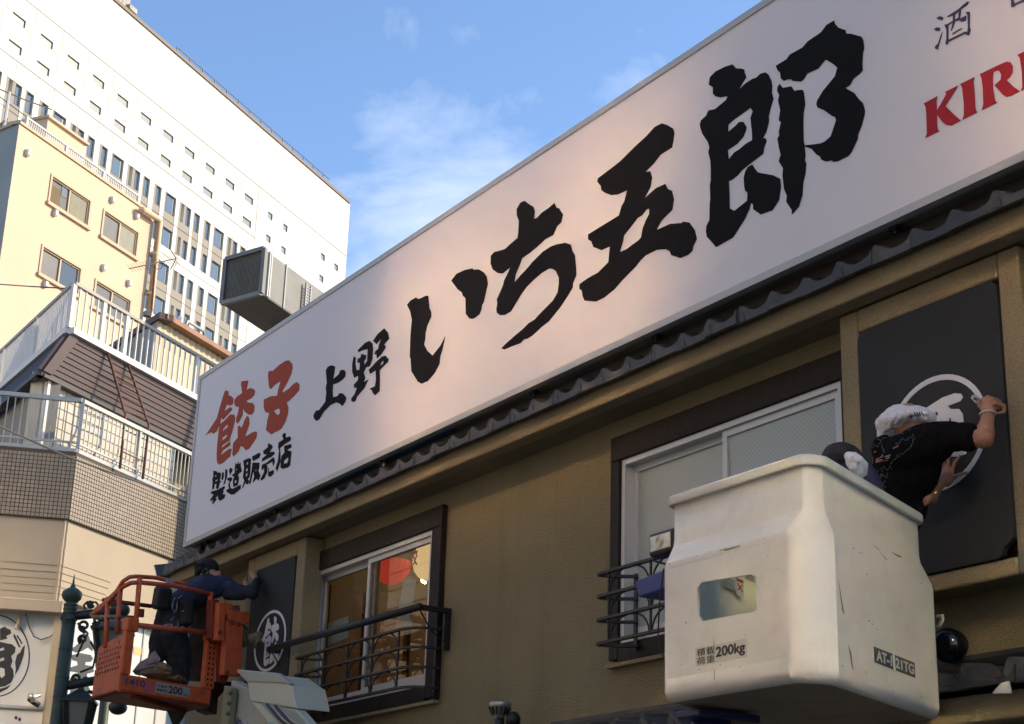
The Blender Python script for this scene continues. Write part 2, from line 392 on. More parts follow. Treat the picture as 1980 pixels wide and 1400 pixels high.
for i, (a0, a1, b0, b1) in enumerate(holes):
    f = MB(); t = .05
    f.box(a0 - .09, a1 + .09, 0, .04, b1, b1 + .07, MFB); f.box(a0 - .14, a1 + .14, 0, .10, b0 - .12, b0, MFB)
    f.box(a0 - .09, a0, 0, .04, b0, b1, MFB); f.box(a1, a1 + .09, 0, .04, b0, b1, MFB)
    m_ = (a0 + a1) / 2; f.box(m_ - .035, m_ + .035, -.08, -.02, b0, b1, MFB)
    f.box(a0, a1, -.08, -.02, b1 - t, b1, MFB); f.box(a0, a1, -.08, -.02, b0, b0 + t, MFB); f.box(a0, a0 + t, -.08, -.02, b0 + t, b1 - t, MFB); f.box(a1 - t, a1, -.08, -.02, b0 + t, b1 - t, MFB)
    win = f.build('window', M_trim, tanb)
    MB().box(a0, m_, -.1, -.075, b0, b1, MFB).build('pane', M_blind if i != 0 else mat('store_window', (.055, .05, .035), .3, var=.6, vscale=1.2), win)
    MB().box(m_, a1, -.07, -.055, b0, b1, MFB).build('pane', [M_blind, mat('pale_blind', (.17, .17, .115), .4, var=.1), M_glassd, M_blind][i], win)
    if i == 0:
        st = MB(); st.box(m_ - .95, m_ - .45, -.07, -.06, b0 + .1, b0 + .72, MFB); st.build('stored_box', mat('cardboard', (.15, .11, .055), .8), win)
        st = MB(); st.box(m_ + .08, m_ + .95, -.05, -.04, b0 + .05, b0 + .82, MFB); st.build('paper_sheet', mat('paper_pale', (.24, .23, .17), .8, var=.1), win)
        MB().box(m_ - .42, m_ - .12, -.07, -.06, b0 + .55, b0 + .95, MFB).build('stored_bag', mat('blue_bag', (.02, .07, .15), .5), win)
vp = [(103, 411), (214, 386), (261, 417), (197, 517), (84, 549), (246, 547), (50, 295)]
vent0 = None
for (x, y) in vp:
    uu, zz = pz(x, y, NB)
    v = MB(); v.prism([MFB @ Vector(p) for p in ((uu - .05, 0, zz + .12), (uu - .05, .15, zz + .08), (uu - .05, .15, zz - .10), (uu - .05, 0, zz - .10))], TD * .15)
    v.prism([MFB @ Vector(p) for p in ((uu - .045, .005, zz - .135), (uu - .045, .12, zz - .135), (uu - .045, .12, zz - .101), (uu - .045, .005, zz - .101))], TD * .14)
    v.build('vent_hood', M_white, tanb, bevel=.01)
# downpipe
pp = [MFB @ Vector((a, .22, c)) for a, c in ((pz(263, 408, NB)[0], pz(263, 408, NB)[1]), pz(268, 407, NB), pz(294, 424, NB), pz(299, 430, NB), (pz(299, 430, NB)[0], 8))]
MB().tube(pp, .12, 10).build('drainpipe', M_tan, tanb, smooth=True)
st = MB()
for k in range(5): 
    c = MFB @ Vector((pz(299, 430, NB)[0], .16, zr - 1.5 - k * 1.6)); st.lathe(c, [(.17, -.05), (.17, .05)], 10)
st.build('pipe_clamp', M_trim, tanb)
# roof railing and penthouse
ua, za = pz(55, 226, NB - .1); ub, _ = pz(270, 378, NB - .1); zt = za; MR = Matrix.Translation(ND * (NB - .15)) @ TM
r = MB(); r.box(ua, ub, -.04, .04, zt - .06, zt, MR); r.box(ua, ub, -.03, .03, zr + .16, zr + .2, MR)
for k in range(4):
    uu = ua + (ub - ua) * k / 3; r.box(uu - .05, uu + .05, -.05, .05, zr + .1, zt, MR)
rail = thing('roof_railing', 'thin white railing along the flat roof of the tan apartment block', 'railing', TN((ua + ub) / 2, NB, zr + .1))
r.build('rail', M_white, rail)
bm = MB()
for k in range(60):
    uu = ua + (ub - ua) * (k + .5) / 60; bm.box(uu - .015, uu + .015, -.015, .015, zr + .2, zt - .06, MR)
bm.build('balusters', M_white, rail)
up0, zp = pz(93, 229, NB - 3); up1, _ = pz(164, 281, NB - 3)
b = MB().box(up0, up1, -6, 0, zr - .2, zp, Matrix.Translation(ND * (NB - 3)) @ TM); b.build('penthouse', M_tan, tanb)
b = MB().box(up0 - .1, up1 + .12, -6.1, .12, zp, zp + .1, Matrix.Translation(ND * (NB - 3)) @ TM); b.build('penthouse_roof', M_trim, tanb)
# antenna mast and wires on the roof, left corner
a = thing('roof_mast', 'pale thin mast with crossing wires on the left corner of the tan roof', 'mast', PN(7, 250, NB - 1))
P = lambda x, y: PN(x, y, NB - 1)
MB().tube([P(5, 262), P(18, 178)], .06, 6).build('pole', M_white, a)
w = MB(); w.tube([P(-2, 172), P(45, 192), P(100, 212)], .025, 5); w.tube([P(-2, 186), P(30, 210), P(60, 232)], .02, 5); w.tube([P(2, 240), P(12, 230), P(10, 250)], .05, 5)
w.build('wire', M_frame_d, a)

# ---------------------------------------------------------------- tile balcony building
NTL = -14.7125
M_cream = mat('cream_render', (.38, .32, .235), .8, var=.04, vscale=1.5, bump=.05, bscale=8, streak=.16, dcol=(.36, .29, .19), dscale=1.2)
M_mosaic = mat('mosaic_tile', (.27, .22, .16), .45, var=.10, vscale=9)
M_mosaic2 = mat('mosaic_tile_pale', (.30, .25, .18), .45)
M_grout = mat('grout_brown', (.085, .065, .045), .9)
M_paleal = mat('pale_aluminium', (.38, .38, .35), .35, metal=.3)
M_brown = mat('brown_metal', (.062, .029, .023), .45, var=.08, vscale=2)
M_dkbrown = mat('dark_brown_and_shaded_metal', (.022, .014, .012), .5)
M_rust = mat('rusty_steel', (.14, .055, .035), .8, var=.3, vscale=12)
Cc = PN(148.5, 874.3, NTL); Cc.z = 0
L78 = Vector((.337, .9415, 0)); Ln = Vector((.9415, -.337, 0))   # left balcony face: direction and outward normal
zb, zc, zd = 8.07, 7.08, 8.90
til = thing('balcony_building', 'cream building with brown mosaic tile balcony and dark brown roof, at far left', 'building', (Cc.x - 2, Cc.y + 1, 0))
LA = Cc - L78 * 9; RA = Cc + TD * 9
# parapet cores (grout)
def slab(b, p, q, nrm, z0, z1, t):
    p, q = Vector(p), Vector(q); vs = []
    b.prism([p + Vector((0, 0, z0)), q + Vector((0, 0, z0)), q + Vector((0, 0, z1)), p + Vector((0, 0, z1))], -Vector(nrm) * t)
# inward mitre is hidden inside the balcony floor
b = MB(); slab(b, LA, Cc, Ln, zc, zb, .18); slab(b, Cc, RA, ND, zc, zb, .18); b.build('parapet', M_grout, til)
# mosaic tiles: shared tile meshes; nearest 300 as parts, the rest joined
P_ = .0585; TW = .047
tm = {}
for key, (d, nn) in {'L': (L78, Ln), 'R': (TD, ND)}.items():
    me = bpy.data.meshes.new('mosaic_tile'); vs = []
    M0 = Matrix(((d.x, nn.x, 0, 0), (d.y, nn.y, 0, 0), (0, 0, 1, 0), (0, 0, 0, 1)))
    q = MB().box(-TW / 2, TW / 2, 0, .006, -TW / 2, TW / 2, M0); me.from_pydata([tuple(p) for p in q.v], [], q.f)
    bb = bmesh.new(); bb.from_mesh(me); bmesh.ops.recalc_face_normals(bb, faces=bb.faces); bb.to_mesh(me); bb.free()
    me.materials.append(M_mosaic); tm[key] = (me, M0)
rest = {'R': MB(), 'L': MB(), 'P': MB()}
nparts = 0
rows = int((zb - zc) / P_)
for key, cols in (('R', 58), ('L', 56)):
    d, nn = (TD, ND) if key == 'R' else (-L78, Ln)
    for c_ in range(cols):
        for r_ in range(rows):
            pos = Cc + d * (P_ * (c_ + .55)) + nn * .001 + Vector((0, 0, zc + P_ * (r_ + .6)))
            if c_ < 9 and nparts < 300 and (r_ < 17):
                o = bpy.data.objects.new('tile', tm[key][0]); COL.objects.link(o); o.parent = til; o.location = pos - til.location; nparts += 1
            else:
                M1 = Matrix.Translation(pos) @ tm[key][1]
                rest['P' if random.random() < .12 else key].box(-TW / 2, TW / 2, 0, .006 + random.random() * .002, -TW / 2, TW / 2, M1)
for k_, b in rest.items(): b.build('mosaic_tiles', M_mosaic2 if k_ == 'P' else M_mosaic, til, kind='stuff')
# railing sills, rails and balusters of the tiled balcony
br = thing('balcony_railing', 'pale aluminium railing standing on the mosaic tile balcony, cream wall behind', 'railing', (Cc.x, Cc.y, zb), 'railings of the cream building')
br['group'] = 'railings of the cream building'
b = MB()
up_ = Vector((0, 0, 1))
for z, ww, hh_ in ((zb + .035, .09, .05), (zd - .03, .075, .06), (zb + .16, .03, .03)):
    b.bar(Cc + up_ * z - Ln * .06, LA + up_ * z - Ln * .06, ww, hh_); b.bar(Cc + up_ * z - ND * .06, RA + up_ * z - ND * .06, ww, hh_)
b.build('rail', M_paleal, br)
for s, (d, nn, ks) in enumerate(((-L78, Ln, (0, 2.6)), (TD, ND, (0, 1.55, 3.05)))):
    for k in ks:
        if s and k == 0: continue
        MB().bar(Cc + d * k - nn * .06 + up_ * zb, Cc + d * k - nn * .06 + up_ * zd, .05, .05, up=nn).build('post', M_paleal, br)
for d, nn, n_ in ((-L78, Ln, 22), (TD, ND, 34)):
    for k in range(n_):
        p = Cc + d * (.105 * (k + 1)) - nn * .06
        MB().bar(p + up_ * (zb + .06), p + up_ * (zd - .06), .016, .016, up=nn).build('baluster', M_paleal, br)
# lower cream walls
b = MB(); slab(b, LA - Ln * .05, Cc - Ln * .05, Ln, 0, zc, .2); slab(b, Cc - ND * .05, RA - ND * .05, ND, 0, zc, .2)
b.build('lower_wall', M_cream, til)
b = MB()
for k in range(9):
    z = 6.42 - k * .1
    q = Cc + L78 * 0; b.bar(LA + up_ * z - Ln * .045, Cc + up_ * z - Ln * .045, .012, .008, up=(0, 0, 1)); b.bar(Cc + up_ * z - ND * .045, Cc + TD * (1.2 - .04 * k) + up_ * z - ND * .045, .012, .008)
b.build('board_joint', mat('joint_dark', (.34, .27, .18), .9), til)
b = MB().prism([Cc + up_ * (zb - .02) - ND * .18, RA + up_ * (zb - .02) - ND * .18, RA + up_ * (zb - .02) - ND * 1.2, LA - Ln * 1.2 + up_ * (zb - .02), LA + up_ * (zb - .02) - Ln * .18], (0, 0, -.15)); b.build('balcony_floor', M_greyw, til)
# upper storey wall
NW = -15.55
Wc = PN(83, 765, NW); Wc.z = 0
b = MB(); slab(b, Wc, Wc + TD * 3.55, ND, 7.9, 9.45, .25); b.build('upper_wall', mat('cream_wall', (.50, .46, .37), .6, var=.04, vscale=2, dirt=.15, dcol=(.45, .40, .3)), til)
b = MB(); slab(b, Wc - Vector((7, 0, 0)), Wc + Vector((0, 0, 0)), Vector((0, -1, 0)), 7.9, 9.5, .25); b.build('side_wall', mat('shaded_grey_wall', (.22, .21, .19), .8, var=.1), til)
b = MB()
for k in range(9): b.bar(Wc + up_ * (8.05 + .155 * k) + ND * .002, Wc + TD * 3.55 + up_ * (8.05 + .155 * k) + ND * .002, .012, .01)
for k in range(16): b.bar(Wc + TD * (.22 * k + .1) + up_ * 7.9 + ND * .002, Wc + TD * (.22 * k + .1) + up_ * 9.3 + ND * .002, .01, .01, up=ND)
b.build('wall_joint', mat('tile_joint_dark', (.20, .17, .13), .9), til)
MB().bar(Wc + up_ * 7.9 + ND * .02 + TD * .03, Wc + up_ * 9.4 + ND * .02 + TD * .03, .06, .1, up=ND).build('corner_trim', M_white, til)
# recess with a blind at the right end
b = MB(); slab(b, Wc + TD * 3.55 - ND * .5, Wc + TD * 7 - ND * .5, ND, 7.9, 9.4, .1); b.build('recess_wall', mat('recess_blind', (.26, .19, .12), .8, var=.1), til)
# mansard roof with grooves
A = PN(132.5, 643, -15.337); UZ = A.z
zl = UZ - .726
def mans(tn, tb, u): pass
A0 = Vector((A.x, A.y, 0))
topR = [A0 + up_ * (UZ - .02), A0 + TD * 9 + up_ * (UZ - .02)]
B0 = A0 + ND * .2 - Vector((0, .492, 0)); 
botR = [B0 + up_ * zl, A0 + ND * .2 + TD * 9 + up_ * zl]
botR[0] = Vector((B0.x, B0.y, zl)); botR[1] = B0 + TD * 9.3 + up_ * zl
# the true right-hand lower edge keeps the same normal offset as the corner B0
b = MB(); b.add([topR[0], topR[1], botR[1], botR[0]], [(0, 1, 2, 3)])
tl = [A0 + up_ * (UZ - .02), A0 - Vector((9, 0, 0)) + up_ * (UZ - .02)]; bl = [botR[0], B0 - Vector((9, 0, 0)) + up_ * zl]
b.add([tl[0], tl[1], bl[1], bl[0]], [(0, 3, 2, 1)])
b.add([botR[0], botR[1], botR[1] - ND * 2, bl[1] + Vector((0, 2, 0)), bl[1]], [(0, 1, 2, 3, 4)])
b.build('mansard_roof', M_brown, til)
nr = (topR[1] - topR[0]).cross(botR[0] - topR[0]).normalized()
if nr.dot(ND) < 0: nr = -nr
for k in range(8):
    t0 = (k + .15) / 8.2; t1 = (k + .93) / 8.2
    p0 = topR[0].lerp(botR[0], t0); q0 = topR[0].lerp(botR[0], t1); off = TD * .24
    poly = [p0 + off, p0 + TD * 9, q0 + TD * 9, q0 + off]
    MB().prism([p + nr * .001 for p in poly], nr * .022).build('cladding_board', M_brown, til)
nl = Vector((0, -1, .6)).normalized()
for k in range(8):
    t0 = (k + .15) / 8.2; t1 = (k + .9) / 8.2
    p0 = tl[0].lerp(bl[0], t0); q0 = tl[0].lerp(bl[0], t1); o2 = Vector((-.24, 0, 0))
    MB().prism([p + nl * .001 for p in (p0 + o2, p0 + o2 * 30, q0 + o2 * 30, q0 + o2)], nl * .02).build('cladding_board', M_dkbrown, til)  # left slope: deep shade put into the darker brown
b = MB(); d1 = (botR[0] - topR[0])
b.prism([topR[0] + nr * .002, topR[0] + TD * .22 + nr * .002, botR[0] + TD * .22 + nr * .002, botR[0] + nr * .002], nr * .04)
b.prism([topR[0] + nl * .002, topR[0] - Vector((.2, 0, 0)) + nl * .002, botR[0] - Vector((.2, 0, 0)) + nl * .002, botR[0] + nl * .002], nl * .04); b.build('corner_flashing', M_brown, til)
b = MB(); b.bar(botR[0] - up_ * .04 - ND * .05, botR[1] - up_ * .04 - ND * .05, .12, .07); b.bar(bl[0] - up_ * .04, bl[1] - up_ * .04, .12, .07); b.build('eave_trim', M_dkbrown, til)
# white deck railing above
wr = thing('deck_railing', 'bright white railing with vertical bars round the roof deck above the brown mansard', 'railing', (A.x, A.y, UZ), 'railings of the cream building')
zt2 = UZ + .80
b = MB(); b.bar(A0 + up_ * (UZ + .03) + ND * .03, A0 + TD * 9 + up_ * (UZ + .03) + ND * .03, .14, .10); b.bar(A0 + up_ * (UZ + .03), A0 - Vector((9, 0, 0)) + up_ * (UZ + .03), .14, .10); b.build('base_rail', M_white, wr)
b = MB(); b.bar(A0 + up_ * zt2, A0 + TD * 9 + up_ * zt2, .07, .05); b.bar(A0 + up_ * zt2, A0 - Vector((9, 0, 0)) + up_ * zt2, .07, .05); b.build('top_rail', mat('grey_rail', (.33, .32, .30), .5), wr)
for k in (0, .78, 1.4, 3.45, 5.2):
    p = A0 + TD * k; MB().bar(p + up_ * (UZ + .08), p + up_ * (zt2 - .02), .085, .05, up=ND).build('post', M_white, wr)
for k in (1.75, 3.6):
    p = A0 - Vector((k, 0, 0)); MB().bar(p + up_ * (UZ + .08), p + up_ * (zt2 - .02), .085, .05, up=(1, 0, 0)).build('post', M_white, wr)
for k in range(1, 38):
    p = A0 + TD * (.155 * k); MB().bar(p + up_ * (UZ + .08), p + up_ * (zt2 - .025), .022, .022, up=ND).build('bar', M_white, wr)
for k in range(1, 52):
    p = A0 - Vector((.088 * k, 0, 0)); MB().bar(p + up_ * (UZ + .08), p + up_ * (zt2 - .025), .026, .05, up=(1, 0, 0)).build('bar', M_white, wr)
# rusty ladder
ld = thing('fire_ladder', 'rusty brown ladder hanging over the brown mansard down to the tiled balcony', 'ladder', PN(255, 800, -15.0))
rails = []
for pts in (((208, 684), (215, 704), (240, 795), (243, 800), (232, 905)), ((248, 706), (256, 728), (284, 812), (288, 822), (276, 925))):
    ns = (-15.28, -15.22, -14.98, -14.95, -14.62)
    P3 = [PN(x, y, n_) for (x, y), n_ in zip(pts, ns)]; rails.append(P3)
    MB().tube(P3, .022, 6).build('side_rail', M_rust, ld, smooth=True)
for t in (.12, .3, .48, .66, .84, .98): MB().tube([rails[0][1].lerp(rails[0][2], t), rails[1][1].lerp(rails[1][2], t)], .011, 5).build('rung', M_rust, ld)
for t in (.3, .7): MB().tube([rails[0][3].lerp(rails[0][4], t), rails[1][3].lerp(rails[1][4], t)], .011, 5).build('rung', M_rust, ld)

# ---------------------------------------------------------------- corrugated hut behind the deck railing
NH = -18.2
hut = thing('roof_hut', 'corrugated beige hut with brown eave and grey side, behind the white deck railing', 'hut', PN(300, 700, NH - 1))
uh, zh = pz(305, 618, NH); M_corr = mat('corrugated_beige', (.54, .44, .29), .6, var=.04, streak=.15, dcol=(.5, .38, .22))
b = MB(); n_ = 90
MH = Matrix.Translation(ND * NH) @ TM
pr = [(uh + k * .05, [0, .018, .018, 0][k % 4] if True else 0) for k in range(n_)]
vs = []
for (u_, q_) in pr: vs += [MH @ Vector((u_, q_, zh - 3)), MH @ Vector((u_, q_, zh))]
b.add(vs, [(2 * k, 2 * k + 2, 2 * k + 3, 2 * k + 1) for k in range(n_ - 1)]); b.build('corrugated_wall', M_corr, hut, recalc=False)
hc = TN(uh, NH, 0); hl = hc - Vector((7, .3, 0))
MB().add([hc + up_ * (zh - 3), hl + up_ * (zh - 3), hl + up_ * zh, hc + up_ * zh], [(0, 3, 2, 1)]).build('side_wall', mat('weathered_grey', (.30, .30, .27), .8, var=.15, streak=.3), hut, recalc=False)
b = MB(); M_teave = mat('eave_brown', (.30, .16, .10), .7, var=.2)
b.bar(hc + up_ * (zh + .05) + ND * .10, hc + TD * 5 + up_ * (zh + .05) + ND * .10, .25, .10); b.build('eave', M_teave, hut)
b = MB(); b.bar(hc + up_ * (zh + .04) + ND * .2, hl + up_ * (zh + .04), .3, .13); b.build('side_eave', mat('eave_dark', (.10, .06, .05), .7), hut)
MB().tube([hc + TD * .9 + up_ * (zh + .1), hc + TD * 1.0 + up_ * (zh + .33), hc + TD * 1.6 + up_ * (zh + .33), hc + TD * 1.68 + up_ * (zh + .1)], .035, 6).build('roof_hoop', M_paleal, hut, smooth=True)
MB().bar(hc + TD * .72 + up_ * (zh + .1), hc + TD * .72 + up_ * (zh + .32), .07).build('roof_post', M_paleal, hut)
# TV antenna
NA = -18.0
an = thing('tv_antenna', 'long horizontal television antenna on a rusty pole beside the hut roof', 'antenna', PN(290, 614, NA))
P = lambda x, y: PN(x, y, NA)
MB().tube([P(289.5, 614), P(293, 600), P(300, 512)], .022, 6).build('pole', M_rust, an)
b = MB(); b.tube([P(249.6, 519.6), P(340.7, 500)], .012, 5); b.tube([P(283, 517), P(290, 522), P(312, 519), P(318, 507)], .01, 5)
b.build('boom', M_frame_d, an)
b = MB(); b0, b1 = P(252, 519), P(338, 500.6)
for k in range(17):
    c = b0.lerp(b1, k / 16); e = Vector((.10, -.16, .07)) * (.55 if k < 12 else .9)
    b.tube([c - e, c + e], .005, 4)
b.build('element', M_frame_d, an)
b = MB(); b.tube([P(331, 485), P(341, 500), P(330, 521)], .012, 5); b.tube([P(336, 487), P(345, 500), P(336, 520)], .006, 5); b.build('reflector', M_frame_d, an)
b = MB(); b.tube([P(289, 612), P(268, 632)], .005, 4); b.tube([P(292, 592), P(304, 615)], .005, 4); b.tube([P(293, 590), P(270, 617)], .004, 4); b.build('guy_wire', M_frame_d, an)
MB().box(-.06, .06, -.06, .06, -.05, .05, Matrix.Translation(P(285, 607))).build('junction_box', M_frame_d, an)
# cables
cb = MB().tube([PN(-4, 549.5, -17), PN(60, 554, -17), PN(124, 557.5, -16.6), PN(148, 552, -15.4)], .012, 5).build('cable', M_frame_d); rebase(cb, PN(60, 554, -17)); tag(cb, 'thin dark cable running from the left edge to the corner of the white deck railing', 'cable')
c3 = [PN(-5, 823, -12.5), PN(60, 852, -12.5), PN(130, 883, -12.4), PN(200, 909, -12.3), PN(290, 940, -12.2), PN(358, 968, -12.1)]
cb = MB().tube(c3, .013, 5).build('cable', M_frame_d); rebase(cb, c3[2]); tag(cb, 'black cable sagging across the mosaic tile balcony front', 'cable')
# ---------------------------------------------------------------- restaurant facade
YW = .40
M_stucco = mat('brown_stucco', (.285, .245, .145), .95, spec=.15, grain=.28, gscale=110, var=.10, vscale=1.6, bump=.9, bscale=80, streak=.35, dcol=(.17, .145, .085), dscale=1.0)
M_stucco_l = mat('beige_stucco', (.30, .25, .155), .95, spec=.15, grain=.22, gscale=110, var=.10, vscale=2.2, bump=.3, bscale=70, dirt=.12, dcol=(.2, .15, .08), dscale=2)
M_wood = mat('dark_stained_wood', (.019, .012, .008), .6, var=.35, vscale=14, bump=.2, bscale=30, spec=.3)
M_alu = mat('window_aluminium', (.55, .56, .56), .35, metal=.25)
M_board = mat('charcoal_board', (.034, .036, .037), .75, var=.05, spec=.3)
M_tile = mat('kawara_tile', (.05, .049, .048), .5, var=.35, vscale=5, bump=.15, bscale=40)
M_iron = mat('black_iron', (.012, .012, .012), .45, bump=.1, bscale=60)
M_print = mat('white_vinyl', (.80, .79, .80), .5)
rest_b = thing('restaurant_building', 'brown stucco restaurant building with tiled eaves, carrying the long shop sign', 'building', (-9, YW, 0))
XL, XR = -15.45, -1.0
w1h = (-12.80, -10.72, 3.33, 4.53); w2h = (-8.34, -6.28, 3.33, 4.53)
FY = YW
def wallXZ(name, x0, x1, z0, z1, holes, y, dep, m):
    xs = sorted({x0, x1, *[h[0] for h in holes], *[h[1] for h in holes]}); zs = sorted({z0, z1, *[h[2] for h in holes], *[h[3] for h in holes]})
    b = MB()
    for i in range(len(xs) - 1):
        for j_ in range(len(zs) - 1):
            cx_, cz_ = (xs[i] + xs[i + 1]) / 2, (zs[j_] + zs[j_ + 1]) / 2
            if any(h[0] < cx_ < h[1] and h[2] < cz_ < h[3] for h in holes): continue
            b.add([(xs[i], y, zs[j_]), (xs[i + 1], y, zs[j_]), (xs[i + 1], y, zs[j_ + 1]), (xs[i], y, zs[j_ + 1])], [(0, 1, 2, 3)])
    for h in holes:
        b.add([(h[0], y, h[2]), (h[1], y, h[2]), (h[1], y, h[3]), (h[0], y, h[3]), (h[0], y + dep, h[2]), (h[1], y + dep, h[2]), (h[1], y + dep, h[3]), (h[0], y + dep, h[3])], [(0, 4, 5, 1), (1, 5, 6, 2), (2, 6, 7, 3), (3, 7, 4, 0)])
    b.add([(x0, y, z0), (x0, y + 6, z0), (x0, y + 6, z1), (x0, y, z1)], [(0, 1, 2, 3)]); b.add([(x1, y, z0), (x1, y + 6, z0), (x1, y + 6, z1), (x1, y, z1)], [(0, 1, 2, 3)])
    return b
wallXZ('wall', XL, XR, 0, 6.6, [w1h, w2h], YW, .14, M_stucco).build('wall', M_stucco, rest_b, recalc=False)
MB().box(XL, XR, YW + .2, 6.5, 6.55, 6.7).build('roof', M_dkbrown, rest_b)
# fascia beam, soffit
MB().box(-15.50, XR, .10, .22, 4.793, 4.93).build('fascia', M_stucco_l, rest_b, bevel=.012)
MB().box(-15.46, XR, .222, YW - .002, 4.80, 4.90).build('soffit', M_stucco, rest_b)
MB().box(-15.45, XR, .12, YW - .002, 4.935, 5.06).build('eave_board', M_dkbrown, rest_b)
# framed recess pieces round both signboards
def frame_pil(x0, x1, z0, z1, xi0, xi1, zi0, zi1, nm):
    Y0 = .22
    b = MB()
    b.box(x0, xi0, Y0, YW - .001, z0, z1); b.box(xi1, x1, Y0, YW - .001, z0, z1)
    b.box(xi0 + .0005, xi1 - .0005, Y0, YW - .001, zi1, z1); b.box(xi0 + .0005, xi1 - .0005, Y0, YW - .001, z0, zi0)
    return b.build('sign_surround', M_stucco_l if nm else M_stucco_l, rest_b, bevel=.012)
frame_pil(-6.135, -4.915, 3.225, 4.79, -6.00, -5.045, 3.31, 4.665, 1)
frame_pil(-13.86, -12.66, 3.225, 4.79, -13.72, -12.82, 3.31, 4.655, 1)
MB().box(-4.9, -3.2, .30, YW - .001, 3.2, 4.79).build('bay_panel', M_stucco, rest_b)
# notched charcoal boards
def round_rect(x0, x1, z0, z1, r, notch=None):
    p = []
    for cx_, cz_, a0 in ((x1 - r, z0 + r, -90), (x1 - r, z1 - r, 0), (x0 + r, z1 - r, 90), (x0 + r, z0 + r, 180)):
        if notch and a0 in notch:
            rr = notch[a0]
            p += [(x1 - rr, z0), (x1 - rr * .75, z0 + rr * .12), (x1 - rr * .62, z0 + rr * .45), (x1 - rr * .28, z0 + rr * .62), (x1 - rr * .05, z0 + rr * .8), (x1, z0 + rr * 1.15)]
            continue
        p += [(cx_ + r * math.cos(math.radians(a0 + t)), cz_ + r * math.sin(math.radians(a0 + t))) for t in range(0, 91, 15)]
    return p
def signboard(x0, x1, z0, z1, label, nm='wall_board'):
    t_ = thing('signboard', label, 'sign', ((x0 + x1) / 2, .25, z0))
    poly = round_rect(x0, x1, z0, z1, .06, {-90: .10})
    MB().prism([(a, .212, c) for a, c in poly], (0, .03, 0)).build('board', M_board, t_)
    return t_
sb2 = signboard(-5.995, -5.05, 3.315, 4.66, 'tall charcoal signboard with white ring, being smoothed by the man in the black T-shirt')
sb1 = signboard(-13.715, -12.825, 3.315, 4.65, 'tall charcoal signboard with white ring emblem beside the left window, above the red lift')
# ---------------------------------------------------------------- eave tiles
PITCH = .2655
def tile_mesh(seed, rise=.115, dep=.40, amp=1.0, base=.050):
    rnd = random.Random(seed)
    n_ = 16; top = []
    for k in range(n_ + 1):
        t = k / n_; x = t * (PITCH + .02); u = x / PITCH
        z = base + .046 * amp * math.exp(-((u - .13) / (.075 if u < .13 else .26)) ** 2) + .046 * amp * math.exp(-((u - 1.13) / .075) ** 2) - .012 * amp * math.sin(math.pi * min(1, max(0, (u - .35) / .65)))
        top.append((x, z))
    b = MB(); dz = rnd.uniform(-.003, .003); dy = rnd.uniform(-.006, .006)
    for (x, z) in top:
        y0 = -.075 + dy
        b.v += [Vector((x, y0, -.008)), Vector((x, y0, z - .004)), Vector((x, y0 + .012, z + .001)), Vector((x, dep, z + rise)), Vector((x, dep, z + rise - .015)), Vector((x, y0 + .03, z - .018)), Vector((x, y0 + .03, -.008))]
    for k in range(n_):
        for q in range(7):
            q2 = (q + 1) % 7; b.f.append((k * 7 + q, k * 7 + q2, (k + 1) * 7 + q2, (k + 1) * 7 + q))
    b.f.append(tuple(range(7))); b.f.append(tuple(n_ * 7 + q for q in range(7))[::-1])
    s = rnd.uniform(.012, .045)
    if seed % 3: b.prism([(.02, -.079 + dy, .005), (.02 + s + .025, -.079 + dy, -.004), (.03 + s, -.079 + dy, .045), (.028, -.079 + dy, .062)], (0, .006, 0))
    me = bpy.data.meshes.new('roof_tile'); me.from_pydata([tuple(p) for p in b.v], [], b.f)
    bb = bmesh.new(); bb.from_mesh(me); bmesh.ops.recalc_face_normals(bb, faces=bb.faces); bb.to_mesh(me); bb.free()
    me.materials.append(M_tile if seed % 2 else M_tile2); return me
M_tile2 = mat('kawara_tile_worn', (.075, .072, .068), .55, var=.4, vscale=9, bump=.2, bscale=40, dirt=.3, dcol=(.16, .15, .13), dscale=12)
tms = [tile_mesh(k) for k in range(6)]
eave = thing('tiled_eave', 'row of dark grey wavy roof tiles along the eave under the shop sign', 'roof', (-9, .1, 4.88))
nt_ = 50
for k in range(nt_):
    x = -4.872 - PITCH * (k - 8)
    if x < -15.75 or x > XR - .3: continue
    o = bpy.data.objects.new('tile', tms[random.randrange(6)]); COL.objects.link(o); o.parent = eave
    o.location = Vector((x - .03, .10 + random.uniform(-.006, .006), 4.90 + random.uniform(-.004, .004))) - eave.location
    o.rotation_euler = (random.uniform(-.012, .012), random.uniform(-.01, .01), random.uniform(-.01, .01))
b = MB(); b.prism([(-15.72, .0, 5.02), (-15.72, .5, 5.14), (-15.72, .5, 4.92), (-15.60, .02, 4.86), (-15.60, 0, 4.88)], (.03, 0, 0)); b.build('gable_board', M_tile, eave)
MB().box(-15.0, XR, .165, .185, 4.98, 5.35).build('back_board', M_dkbrown, eave)
